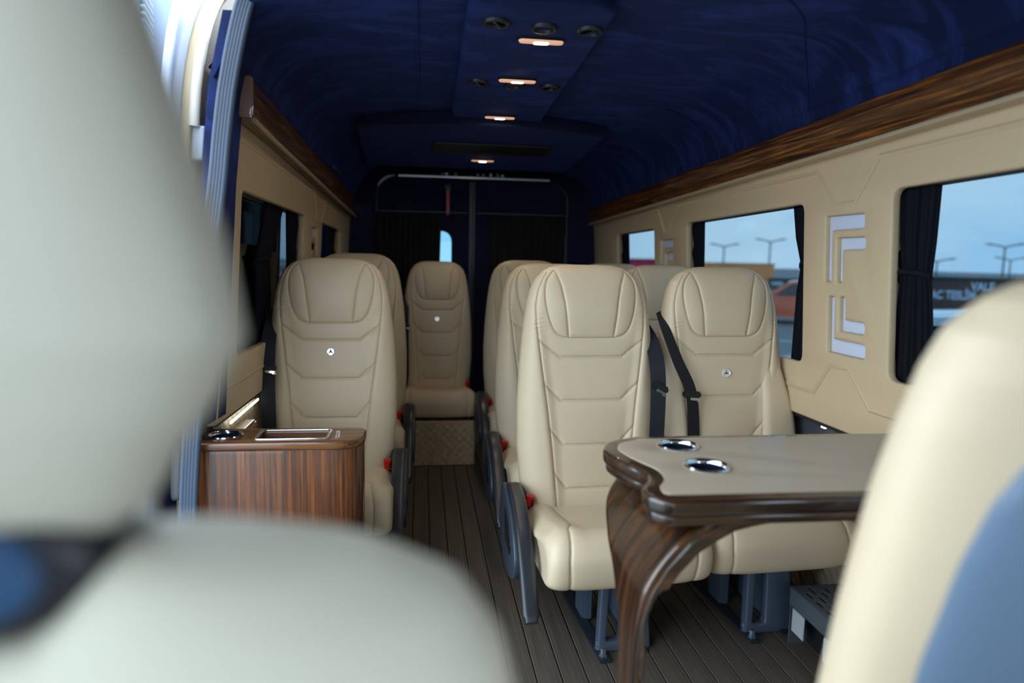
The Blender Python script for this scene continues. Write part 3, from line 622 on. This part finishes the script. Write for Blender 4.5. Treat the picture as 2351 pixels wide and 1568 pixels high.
def seat(x, y, label, arm=0, badge=.865, beltside=0, z=0.0, sx=1.0, rz=0.0, lean=0.0, group='cream leather passenger seats', beltkind=0, buckle=0):
    t = thing('passenger_seat', (x, y, 0), label, 'seat', group, rz); t.scale = (sx, 1, 1 + z)
    b = inst('backrest', ME_BACK, t, (0, .06*lean*0, 0), (0, 0, 0))
    b.scale = (1.07, 1, 1)
    if lean:
        b.rotation_euler = (-lean, 0, 0); c, s = math.cos(lean), math.sin(lean); p = Vector((0, 0, .40)); b.location = p - Matrix.Rotation(-lean, 3, 'X') @ p
    inst('seam', ME_SEAM, b); inst('stitching', ME_STITCH, b)['kind'] = 'stuff'
    if badge:
        e = inst('badge', ME_BADGE, b, (0, float(front_y(0., badge)) - .001, badge), (math.radians(-6), 0, 0), (1/1.07/sx, 1, 1)); e['label'] = 'round silver three-pointed star badge'
    sh = inst('back_shell', ME_SHELL, b); sh['label'] = 'grey-blue plastic rear shell'
    c = inst('cushion', ME_CUSH, t); inst('seam', ME_CSEAM, c)
    inst('seat_frame', ME_FRAME, t); p = inst('pedestal', ME_PED, t); inst('rear_post', ME_PED2, p)
    fr = inst('foot_rail', ME_FOOT, t)
    for bx, by in ((-.05, -.43), (-.05, -.385)): inst('bolt', ME_BOLT, fr, (bx, by, 0))
    if arm:
        a = inst('armrest', ME_ARM, t, (arm*.280, 0, 0), (0, 0, -rz if abs(rz) < 1 else 0)); a['label'] = 'charcoal plastic armrest'
        inst('side_plate', ME_ARMS if arm < 0 else ME_ARMS_M, a); inst('recess', ME_ARMR if arm < 0 else ME_ARMR_M, a)
    if buckle:
        k = inst('buckle', ME_BUCK, t, (buckle*.236, -.105, .405), (.15, -buckle*.12, 0)); inst('red_button', ME_BUTT, k); k['label'] = 'black buckle with red button'
    if beltside:
        s = beltside
        if beltkind == 0:
            belt(t, [(s*.226, .055, 1.05), (s*.240, -.03, .98), (s*.241, -.094, .87), (s*.240, -.108, .65), (s*.238, -.09, .42)], ((1, s*-.5, 0), (1, s*.12, 0)), (s*.242, -.112, .83), .5 if s > 0 else .08)
        elif beltkind == 1:      # crosses the shoulder, over the bolster
            belt(t, [(s*.236, .05, 1.09), (s*.247, -.035, 1.035), (s*.220, -.100, .92), (s*.165, -.108, .80), (s*.142, -.100, .64), (s*.135, -.090, .45)], ((1, s*-.9, .25), (1, s*-.10, .18)), (s*.165, -.116, .795), .10)
    return t
seat(.608, 2.45, 'cream leather seat in the first right row by the aisle, badge missing', arm=-1, badge=False, beltside=1, buckle=-1, rz=.065)
seat(1.150, 2.51, 'cream leather seat in the first right row by the window, black belt across its shoulder', beltside=-1, beltkind=1, rz=.06)
bR = []
for z, xo, yf in ((.40, .275, -.10), (.50, .292, -.115), (.60, .296, -.115), (.70, .284, -.102), (.78, .266, -.085), (.86, .248, -.062), (.93, .232, -.040), (.98, .215, -.015), (1.0, .20, .0)):
    bR.append([(a, b, z) for a, b in rrect(.15, xo, yf, .05, min(.030, (xo - .15)*.49, (.05 - yf)*.49), 5)])
v, f = loft(bR); mk('hip_bolster', v, f, LEATHER, bpy.data.objects['passenger_seat.001'], sharp=60)
seat(.605, 3.18, 'cream leather seat in the second right row by the aisle', arm=-1, buckle=-1, z=-.002, rz=.04)
seat(1.16, 3.20, 'cream leather seat in the second right row by the window, only its top showing', badge=False)
seat(.634, 4.12, 'cream leather seat in the third right row by the aisle, beside the single rear seat', arm=-1, buckle=-1, z=.007)
seat(1.17, 4.12, 'cream leather seat in the third right row by the window, only its top corner showing', badge=False)
seat(.100, 4.74, 'cream leather centre rear seat facing the aisle, in full view at its end', beltside=-1, buckle=1, sx=.90, z=-.008, badge=.872)
seat(-.385, 4.72, 'cream leather rear corner seat on the left, behind the two single seats', sx=.90, z=-.004)
seat(-.372, 2.90, 'cream leather single seat on the left behind the wooden drinks console', arm=1, beltside=-1, z=.004, buckle=1, badge=.886)
seat(-.350, 3.75, 'cream leather single seat second on the left, mostly hidden behind another seat', arm=1, z=.024, buckle=1)
seat(.682, .655, 'rear-facing cream leather seat close on the right, seen from behind, grey shell on its back', badge=False, rz=PI, lean=.05, z=.012, sx=.93)
# quilted riser under the rear seats
ny, nz = 150, 60; xs = np.linspace(-.60, .325, ny); zs = np.linspace(0.002, .272, nz); X, Z = np.meshgrid(xs, zs, indexing='ij'); d = .052
a = np.abs(((X + Z)/d) % 1 - .5)*2; b = np.abs(((X - Z)/d) % 1 - .5)*2; Yq = 4.145 - .006*np.sqrt(1 - a**2*.98)*np.sqrt(1 - b**2*.98)
v = np.stack([X, Yq, Z], -1).reshape(-1, 3); idx = np.arange(ny*nz).reshape(ny, nz); q = np.stack([idx[:-1, :-1], idx[1:, :-1], idx[1:, 1:], idx[:-1, 1:]], -1).reshape(-1, 4)
g = G().add(v.tolist(), q.tolist()); g.box(-.60, .325, 4.15, 4.19, .002, .272)
t = thing('quilted_riser', (0, 0, 0), 'beige diamond-quilted riser panel under the rear centre seat at the end of the aisle', 'panel')
o = g.obj('quilted_panel', QUILT, t)

# ------------------------------------------------------------------ table with the S-shaped end and its sweeping leg
t = thing('folding_table', (0, 0, 0), 'glossy walnut table with beige inlay, S-curved end and sweeping leg', 'table')
TOP = [(1.355, 1.715), (.56, 1.715), (.478, 1.668), (.444, 1.60), (.449, 1.53), (.466, 1.468), (.484, 1.415), (.478, 1.365), (.452, 1.318), (.447, 1.262), (.476, 1.228), (.53, 1.222), (1.355, 1.222)]
TOP = [(p.x, p.y) for p in pl_smooth([(a, b, 0) for a, b in TOP[1:-1]], 6)]
TOPL = [(1.35, 1.715)] + TOP + [(1.35, 1.222)]
cup = [(.638, 1.604), (.640, 1.432)]; circ = lambda c, r, n=36: [(c[0] + r*math.cos(2*PI*k/n), c[1] + r*math.sin(2*PI*k/n)) for k in range(n)]
holes = [circ(c, .044) for c in cup]
def off(L, d):
    o = []; n = len(L)
    for i in range(n):
        a, b = Vector(L[i-1]), Vector(L[(i+1) % n]); u = (b - a).normalized(); o.append((L[i][0] - u.y*d, L[i][1] + u.x*d))
    return o
INL = off(TOPL, .036)
zf = lambda z0: (lambda u, v, q: (u, v, z0 + q))
plate('table_top', [TOPL] + holes, .034, .010, zf(.803), ZEB_X, t, seg=3)
plate('lower_edge', [off(TOPL, .008)] + holes, .022, .007, zf(.776), ZEB_X, t, seg=3)
plate('beige_inlay', [INL] + holes, .003, .0008, zf(.8207), mat('beige_laminate', (.46, .37, .275), .4, coat=.1), t)
cv, cf = lathe([(.0515, .0), (.0525, .003), (.0505, .0055), (.0475, .0050), (.0445, .0015), (.0428, -.006)], 48)
hm = G().add(cv, cf).mesh('cup_holder', CHROME)
wm = G().add(*lathe([(.0428, -.003), (.0420, -.060), (.0, -.062)], 40)).mesh('cup_well', mat('dark_chrome_well', (.05, .07, .12), .15, metal=.8))
for c in cup: inst('well', wm, inst('cup_holder', hm, t, (c[0], c[1], .8215)))
# leg: a broad curved sheet that narrows into a slim post
lp = [((.640, .772), 1.245, 1.690), ((.575, .752), 1.243, 1.688), ((.525, .720), 1.241, 1.680), ((.482, .672), 1.240, 1.645), ((.456, .630), 1.240, 1.540), ((.444, .595), 1.241, 1.455), ((.438, .560), 1.243, 1.405), ((.435, .520), 1.246, 1.362), ((.434, .440), 1.249, 1.348), ((.434, .300), 1.252, 1.345), ((.434, .012), 1.252, 1.345)]
pp = pl_smooth([(a[0], a[1], 0) for a, _, _ in lp], 6); ya = [p.x for p in pl_smooth([(q[1], 0, 0) for q in lp], 6)]; yb = [p.x for p in pl_smooth([(q[2], 0, 0) for q in lp], 6)]
rings = []
for i, p in enumerate(pp):
    d = (pp[min(i+1, len(pp)-1)] - pp[max(i-1, 0)]).normalized(); nrm = Vector((d.y, -d.x, 0)); nrm = nrm if nrm.x < 0 or nrm.y > .3 else -nrm
    hT = float(np.interp(i, [0, 14, 26, 32, 60], [.016, .018, .015, .0115, .0115]))
    rings.append([(p.x + nrm.x*b, ya[i] + (yb[i] - ya[i])*(.5 + .5*a), p.y + nrm.y*b) for a, b in [(a_, b_*hT) for a_, b_ in rrect(-1, 1, -1, 1, .22, 4)]])
v, f = loft(rings); mk('leg', v, f, ZEB_L, t, sharp=60)
plate('apron_web', [[(1.35, .785), (.66, .785), (.585, .762), (.530, .728), (.484, .676), (.458, .634), (.446, .60), (.437, .56), (.434, .44), (.4465, .44), (.4485, .569), (.459, .604), (.468, .621), (.478, .629), (.490, .631), (.512, .664), (.550, .705), (.585, .728), (.622, .748), (.66, .757), (.70, .763), (.80, .767), (1.35, .767)]], .024, .005, lambda u, v, q: (u, 1.250 + q, v), ZEB_X, t)
G().box(.392, .476, 1.235, 1.40, .001, .014).obj('foot', STEEL, t, bev=.004)
G().box(1.335, 1.43, 1.24, 1.70, .735, .79).obj('wall_bracket', STEEL, t, bev=.006)

# ------------------------------------------------------------------ drinks console on the left
t = thing('drinks_console', (0, 0, 0), 'glossy striped wooden drinks console with tray recess and chrome cup holder', 'cabinet')
CO = rpoly([(-.705, 2.060), (-.178, 2.060), (-.178, 2.245), (-.705, 2.245)], [.05, .085, .05, .02], 8)
tray = rrect(-.500, -.290, 2.100, 2.205, .012); hole = circ((-.600, 2.150), .045)
plate('body', [off(CO, -.004) if False else off(CO, .006)], .690, .004, zf(.353), ZEB_Z, t)
plate('top', [CO, tray, hole], .026, .007, zf(.709), wood('dark_striped_top', 0, fine=70), t)
tr = off(tray, -.006); plate('tray_rim', [rrect(-.507, -.283, 2.093, 2.212, .016), rrect(-.497, -.293, 2.103, 2.202, .010)], .004, .0015, zf(.7235), CHROME, t)
G().box(-.498, -.292, 2.104, 2.202, .699, .7015).obj('tray_floor', ZEB_Y, t)
inst('well', wm, inst('cup_holder', hm, t, (-.600, 2.150, .7225)))
t = thing('wall_ledge', (0, 0, 0), 'striped wooden ledge along the left wall behind the drinks console, lit by a white strip', 'shelf')
G().box(-.668, -.612, 2.28, 2.60, .600, .668).obj('wood_board', ZEB_Y, t, bev=.006); G().box(-.655, -.650, 2.40, 2.80, .698, .706).obj('light_strip', LED, t)
t = thing('light_strip', (1.455, 2.27, .690), 'tiny white light glinting under the right wall panel just above the table', 'lamp')
G().box(-.004, .004, -.012, .012, .0, .008).obj('lit_strip', LED, t); G().box(-.006, .012, -.02, .02, .008, .014).obj('mount', BLACK, t)

# heater duct with slotted plate along the right wall
t = thing('floor_heater', (0, 0, 0), 'grey metal floor heater with slotted top plate by the right wall', 'heater')
slots = []
for r in range(7):
    for c in range(15):
        x = 1.260 + r*.0275; y = 1.12 + c*.060 + (.030 if r % 2 else 0)
        slots.append(rrect(x, x + .009, y, y + .040, .004, 2))
plate('slotted_plate', [rrect(1.235, 1.462, 1.05, 2.05, .004, 2)] + slots, .003, .0008, zf(.2015), GRILLE, t)
g = G().box(1.238, 1.242, 1.05, 2.05, .14, .200).box(1.455, 1.459, 1.05, 2.05, .0, .205).box(1.24, 1.46, 2.044, 2.048, .0, .2); g.obj('casing', GRILLE, t)
G().box(1.29, 1.45, 1.07, 2.03, .004, .12).obj('heater_core', BLACK, t, bev=.01)
for y in (1.62, 1.78, 1.96): G().box(1.238, 1.244, y, y + .07, .055, .135).obj('side_plate', mat('pale_metal_plate', (.40, .43, .45), .45), t, bev=.002)

# ------------------------------------------------------------------ sliding door opening on the left
post = []
for z, x in ((-.02, -.80), (.72, -.80), (.76, -.665), (1.5, -.612), (1.75, -.585), (1.95, -.54)): post.append([(x - .012, 2.075, z), (x + .012, 2.075, z), (x + .030, 2.285, z), (x - .03, 2.285, z)])
v, f = loft(post); o = mk('trim_door_pillar', v, f, SUEDE, sharp=30); o['kind'] = 'structure'
sp = [(-.72, 2.00, .0), (-.695, 2.005, .60), (-.650, 2.03, 1.1), (-.605, 2.045, 1.45), (-.585, 2.05, 1.63), (-.560, 2.045, 1.78), (-.515, 2.03, 1.95), (-.47, 2.00, 2.03)]
for k in range(5):
    P = [p + Vector((.007 + .0085*k, .020, 0)) for p in pl_smooth(sp, 6)]
    o = mk('trim_door_seal' if k == 0 else 'trim_door_seal_%d' % (k + 1), *tube(P, .0095, 10), RUBBER); o['kind'] = 'structure'
t = thing('sliding_door', (-.74, 2.0, -.3), 'open white-blue sliding door outside the left wall, with dark window, cream arch trim and knob', 'door')
XD = lambda z: -.80 + .07*max(0, z - .5)
def fD(o_): return lambda u, v, q: (XD(v) + .74 + o_ + q, u - 1.80, v + .3)
arch = lambda y0, z1, r: [(y0 + r*(1 - math.cos(a)), z1 - r*.95 + r*.95*math.sin(a)) for a in np.linspace(0, PI/2, 12)]
def dl(y0, z0, z1, r, y1=3.34): return [(y0 + .0, z0)] + [(y0, 1.0)] + arch(y0, z1, r) + [(y1, z1), (y1, z0)]
plate('door_frame', [dl(1.945, -.25, 2.32, .60)], .03, .010, fD(-.022), VANPAINT, t)
plate('inner_panel', [dl(2.02, -.20, 2.24, .58), rrect(2.30, 3.16, 1.32, 1.74, .06)], .03, .010, fD(.01), PANEL, t)
plate('window', [rrect(2.27, 3.19, 1.29, 1.77, .06)], .01, .001, fD(-.004), DARKWIN, t)
P = [Vector(fD(.03)(y, z, 0)) for y, z in [(2.035, 1.66)] + arch(2.035, 2.24, .58)]
mk('arch_piping', *tube(P, .017, 10), WHITEPAD, t)
plate('grained_pad', [[(2.06, 1.66)] + arch(2.06, 2.215, .555) + [(2.85, 2.215), (2.85, 1.80), (2.25, 1.62)]], .02, .006, fD(.030), BROWNPAD, t)
q = inst('pad_stud', G().add(*lathe([(0, .012), (.009, .010), (.011, 0)], 16, axis='x')).mesh('pad_stud', CHROME), t, fD(.045)(2.47, 2.03, 0))
plate('latch_block', [rrect(2.04, 2.20, 1.56, 1.665, .01)], .05, .006, fD(.035), mat('grey_latch', (.38, .42, .48), .35), t)
plate('reflector', [rrect(2.02, 2.05, 1.45, 1.52, .01)], .03, .004, fD(.03), mat('red_reflector', (.75, .07, .07), .25), t)
for z0, z1, yy in ((1.47, 1.53, 2.125), (1.24, 1.43, 2.11), (1.20, 1.42, 2.095)): plate('bright_strip', [rrect(yy, yy + .008, z0, z1, .003, 2)], .02, .002, fD(.04), CHROME, t)
inst('knob', G().add(*lathe([(0, .05), (.016, .047), (.022, .035), (.018, .02), (.012, .0)], 20, axis='x')).mesh('knob', CHROME), t, fD(.02)(2.82, 1.27, 0)); 
plate('door_pocket', [rpoly([(1.98, .50), (2.30, .50), (2.30, .72), (1.98, .70)], .03)], .03, .01, fD(.03), mat('grey_pocket', (.30, .33, .36), .4), t)
t = thing('louvre_panel', (-.90, 2.30, 1.60), 'pale blue-grey panel with white louvres at the top of the sliding door opening', 'panel')
G().box(-.012, .0, -.10, .65, .0, 1.0).obj('backing', mat('blue_grey_panel', (.26, .33, .45), .4), t, bev=.004)
LV = G().box(.0, .014, -.035, .045, .0, .011).mesh('louvre', mat('pale_grey_plastic', (.85, .9, .92), .4), bev=.003)
for k in range(12): inst('louvre', LV, t, (0, .165, .36 + k*.022), (-.35, 0, 0))

# ------------------------------------------------------------------ cab passenger seat, very close on the left
t = thing('cab_seat', (-.225, .385, 0), 'pale cab seat very close on the left, headrest and shoulder out of focus', 'seat')
hz = [1.132, 1.140, 1.155, 1.175, 1.20, 1.236, 1.28, 1.318, 1.36, 1.398, 1.44, 1.475, 1.49]; hx = [.050, .074, .086, .096, .114, .130, .122, .110, .098, .086, .072, .05, .026]; hd = [.012, .028, .040, .046, .050, .053, .053, .052, .050, .047, .041, .028, .010]
zq = np.linspace(1.132, 1.49, 60); rings = []
for z in zq:
    X_, D_ = np.interp(z, hz, hx), np.interp(z, hz, hd)
    rings.append([(X_*np.sign(math.cos(a))*abs(math.cos(a))**.62, D_*np.sign(math.sin(a))*abs(math.sin(a))**.8 - .01 + (z - 1.2)*.05, z) for a in np.linspace(0, 2*PI, 49)[:-1]])
v, f = loft(rings); h_ = mk('headrest', v, f, LEATHER2, t, sharp=0)
for x in (-.07, .07): mk('post', *tube([(x, .01, 1.0), (x, .005, 1.16)], .007, 10), CHROME, h_)
bw = [(.33, .20), (.40, .245), (.60, .262), (.80, .272), (.95, .282), (1.01, .284), (1.055, .274), (1.090, .250), (1.114, .200), (1.126, .14), (1.129, .09)]
zq = np.concatenate([np.linspace(.33, 1.04, 40), 1.04 + .089*np.sin(np.linspace(0, PI/2, 26))[1:]]); rings = []
for z in zq:
    X_ = np.interp(z, [a for a, _ in bw], [b for _, b in bw]); D_ = .075*math.sqrt(max(0, 1 - max(0, (z - 1.01)/.121)**2.2))*min(1, .3 + (z - .33)*8)
    R = []
    for a in np.linspace(0, 2*PI, 97)[:-1]:
        x = X_*np.sign(math.cos(a))*abs(math.cos(a))**.62; y = max(D_, .012)*np.sign(math.sin(a))*abs(math.sin(a))**.75
        dip = .050*math.exp(-(x/.055)**4)*max(0, (z - 1.0)/.143)**1.5
        R.append((x, y - .018*math.sin(min(1, abs(x)/X_)*PI)*(1 if y < 0 else 0) + (z - 1.1)*.12, z - dip))
    rings.append(R)
v, f = loft(rings); mk('backrest', v, f, LEATHER2, t, sharp=0)
for nm_, cx, y0, y1, rx, rz_, mm in (('gap_dark_fill', 0, -.046, .02, .066, .038, BLACK), ('gap_blue_fill', .012, -.052, -.03, .034, .024, mat('gap_blue_tint', (.02, .055, .12), .35))):  # added discs: one darkens the gap under the headrest, one tints it blue
    rings = [[(cx + rx*k*math.cos(a), y, 1.124 + rz_*k*math.sin(a)) for a in np.linspace(0, 2*PI, 33)[:-1]] for y, k in ((y0, .88), (y0 + .004, .97), (y0 + .009, 1), (y1, 1))]
    v, f = loft(rings); mk(nm_, v, f, mm, h_)
cv_ = []; rings = []
for y in np.linspace(-.50, .02, 30):
    k = math.sqrt(max(.02, 1 - abs((y + .24)/.27)**5)); rings.append([(.265*k**.3*np.sign(math.cos(a))*abs(math.cos(a))**.5, y, .42 + .085*k*np.sign(math.sin(a))*abs(math.sin(a))**.7) for a in np.linspace(0, 2*PI, 49)[:-1]])
v, f = loft(rings); mk('cushion', v, f, LEATHER2, t, sharp=0)
G().box(-.22, .22, -.42, .0, .001, .345).obj('seat_base', BLACK, t, bev=.02)

# ------------------------------------------------------------------ outside
o = G().box(-160, 260, -60, 320, -.98, -.68).obj('ground', ASPHALT); props(o, kind='structure')
ln = plate('road_line', [rrect(-3, 3, -.07, .07, .01, 1)], .006, .001, lambda u, v, q: (u, v, -.672 + q), mat('road_paint', (.7, .7, .7), .7)); ln.location = (9.2, 16.4, 0); ln.rotation_euler = (0, 0, -.5); props(ln, 'white painted line on the asphalt outside', 'road marking')
def car(name, loc, rz, colr, label, suv=0):
    t = thing(name, loc, label, 'car', None, rz); pm_ = mat(label.split()[0] + '_car_paint', colr, .25, coat=.8); h = .10*suv
    prof = [(-2.1, .35), (-2.12, .62), (-2.0, .86 + h), (-1.55, .94 + h), (-.85, 1.40 + h), (-.2, 1.47 + h), (.55, 1.42 + h), (1.25, .98 + h), (1.95, .80 + h), (2.1, .60), (2.08, .32), (1.0, .24), (-1.0, .24)]
    rings = []
    for x, zs_ in ((-.86, .90), (-.84, .985), (-.72, 1.0), (0, 1.01), (.72, 1.0), (.84, .985), (.86, .90)):
        rings.append([(a*(.985 if abs(x) > .8 else 1), x*(1 - .16*sst(.95, 1.4, b)), .24 + (b - .24)*zs_) for a, b in prof])
    v, f = loft(rings); mk('body', v, f, pm_, t, sharp=30)
    for sgn in (-1, 1):
        y = sgn*.815
        plate('side_window', [rpoly([(-1.30, .95 + h), (-.80, 1.33 + h), (-.05, 1.37 + h), (.50, 1.33 + h), (1.0, .97 + h)], .05)], .02, .004, lambda u, v, q: (u, sgn*(.842 - .16*.72*sst(.95, 1.4, v)) + q*sgn, v), DARKWIN, t)
    for nm, p0, p1 in (('windscreen', (.60, 1.385 + h), (1.17, 1.03 + h)), ('rear_window', (-.92, 1.345 + h), (-1.42, 1.02 + h))):
        k = .012 if nm == 'windscreen' else -.012
        mk(nm, *G_box_quad(p0, p1, k), DARKWIN, t)
    for x in (-1.3, 1.28):
        for y in (-.80, .80):
            wv, wf = lathe([(.0, -.09), (.20, -.10), (.30, -.10), (.325, -.07), (.325, .07), (.30, .10), (.20, .10), (.0, .09)], 24, axis='y'); wh = mk('wheel', wv, wf, BLACK, t); wh.location = (x, y, .325)
            hb = inst('hubcap', G().add(*lathe([(0, -.012), (.17, -.006), (.19, .006), (0, .008)], 16, axis='y')).mesh('hubcap', GRILLE), wh, (0, .10*np.sign(y), 0))
    for y in (-.6, .6): 
        G().box(2.00, 2.09, y - .16, y + .16, .60, .72).obj('headlamp', BADGE, t, bev=.02); G().box(-2.11, -2.0, y - .14, y + .14, .68, .82).obj('tail_lamp', RED, t, bev=.02)
    G().box(2.05, 2.12, -.26, .26, .38, .48).obj('number_plate', BADGE, t, bev=.01)
    return t
def G_box_quad(p0, p1, k):
    v = [];
    for (x, z), wdt in ((p0, .60), (p1, .70)):
        for y in (-wdt, wdt):
            for d in (0, k): v.append((x + d, y, z + abs(d)*1.2))
    return v, [(0, 2, 6, 4), (1, 5, 7, 3), (0, 4, 5, 1), (2, 3, 7, 6), (0, 1, 3, 2), (4, 6, 7, 5)]
car('white_car', (5.35, 5.85, -.68), 2.35, (.62, .72, .80), 'white car parked just outside the nearest right window', 1)
car('orange_car', (12.9, 21.6, -.68), 2.6, (.80, .13, .05), 'orange car seen through the middle right window beside the curtain')
car('red_car', (-8.1, 39.0, -.68), 2.3, (.75, .07, .03), 'red car seen through the front left window')
# dark sign wall with lettering
t = thing('sign_wall', (16.2, 20.33, -.68), 'dark brown sign wall with pale blue lettering outside the nearest right window', 'sign', rz=-.725)
pb = G().box(-3.0, 8.0, 0, .25, 0, 1.66).obj('board', mat('dark_brown_board', (.075, .045, .04), .6), t, bev=.01)
for k in range(6): G().box(-2.98 + k*1.83, -2.98 + k*1.83 + 1.81, -.012, .0, .02, 1.56).obj('panel', mat('brown_panel', (.085, .05, .045), .55), t, bev=.004)
G().box(-3.05, 8.05, -.05, .3, 1.58, 1.68).obj('coping', mat('dark_teal_edge', (.012, .035, .05), .5), t, bev=.01)
SIGN = mat('sign_letters', (.60, .70, .85), .5)
text('lettering', 'ARA\u00c7 TESL\u0130M', .37, lambda u, v, q: (-.13 + u*.66, -.014 - q, .98 + v), SIGN, t, .006, .012)
text('lettering', 'VALE', .37, lambda u, v, q: (1.24 + u*.72, -.014 - q, 1.27 + v), SIGN, t, .006, .012)
# buildings
def building(name, loc, rz, w_, d_, h_, colr, label, nw, rows=1, roof=(.2, .2, .2), wincol=None):
    t = thing(name, loc, label, 'building', None, rz); G().box(-w_/2, w_/2, 0, d_, 0, h_).obj('wall', mat(name + '_wall', colr, .8), t)
    G().box(-w_/2 - .1, w_/2 + .1, -.1, d_ + .1, h_, h_ + .12).obj('roof', mat(name + '_roof', roof, .7), t, bev=.02)
    for r in range(rows):
        for k in range(nw):
            x = -w_/2 + w_*(k + .5)/nw; z = h_*(r + .5)/rows
            fr = G().box(x - w_/nw*.33, x + w_/nw*.33, -.05, 0, z - h_/rows*.26, z + h_/rows*.26).obj('window', wincol or BADGE_D, t)
            G().box(x - w_/nw*.28, x + w_/nw*.28, -.07, -.05, z - h_/rows*.21, z + h_/rows*.21).obj('pane', wincol or DARKWIN, fr)
building('orange_building', (30.3, 63.2, -.68), -.44, 6.6, 4, 1.92, (.98, .37, .13), 'flat orange building seen through the middle right window', 5, 1, (.7, .33, .15), mat('orange_shutter', (.9, .33, .12), .7))
building('dark_building', (30.6, 51.9, -.68), -.54, 5.4, 3, .72, (.06, .07, .08), 'low dark building with pale windows right of the orange one', 4, 1, (.04, .06, .08), mat('pale_pane', (.55, .62, .70), .3))
building('red_building', (12.5, 38.2, -.68), -.3, 3.6, 3, 2.02, (.75, .035, .10), 'crimson building seen through the rearmost right window', 3, 1, (.35, .05, .08), mat('crimson_shutter', (.66, .03, .09), .6))
t = thing('hedge', (22.5, 42.6, -.68), 'dark green hedge below the low dark building', 'hedge', None, -.5)
g = G()
for k in range(420):
    x, y, z = random.uniform(-2.2, 2.2), random.uniform(-.4, .4), random.uniform(0, .62); a = random.uniform(0, 6.3); l = .16
    g.add([(x, y, z), (x + l*math.cos(a), y + l*math.sin(a), z + .05), (x + .5*l*math.cos(a + .8), y + .5*l*math.sin(a + .8), z + .13)], [(0, 1, 2)])
o = g.obj('foliage', mat('hedge_green', (.03, .07, .03), .8), t); o['kind'] = 'stuff'
LAMPM = mat('lamp_post_grey', (.10, .12, .13), .6)
for k, (x, y, zt, lab) in enumerate(((45.6, 100.1, 3.78, 'left double-armed street lamp seen through the middle right window'), (51.5, 97.2, 4.57, 'right double-armed street lamp seen through the middle right window, above the orange building'),
      (69.4, 85.3, 2.08, 'faint double-armed street lamp just beside the nearest right curtain'), (75.0, 80.5, 4.07, 'tall double-armed street lamp in the nearest right window, further from the curtain'), (94.4, 100.0, 2.68, 'shorter double-armed street lamp overlapping the tall one in the nearest right window'))):
    t = thing('street_lamp', (x, y, -.68), lab, 'street lamp', 'street lamps outside', rz=-math.atan2(x, y)); h = zt + .68
    mk('pole', *tube([(0, 0, 0), (0, 0, h)], [.13, .10], 8), LAMPM, t)
    for s in (-1, 1):
        a = mk('arm', *tube([(0, 0, h), (s*.9, 0, h + .28), (s*1.9, 0, h + .42)], [.10, .09, .08], 8), LAMPM, t)
        G().box(min(s*1.4, s*2.2), max(s*1.4, s*2.2), -.15, .15, h + .38, h + .52).obj('lantern', LAMPM, a, bev=.03)
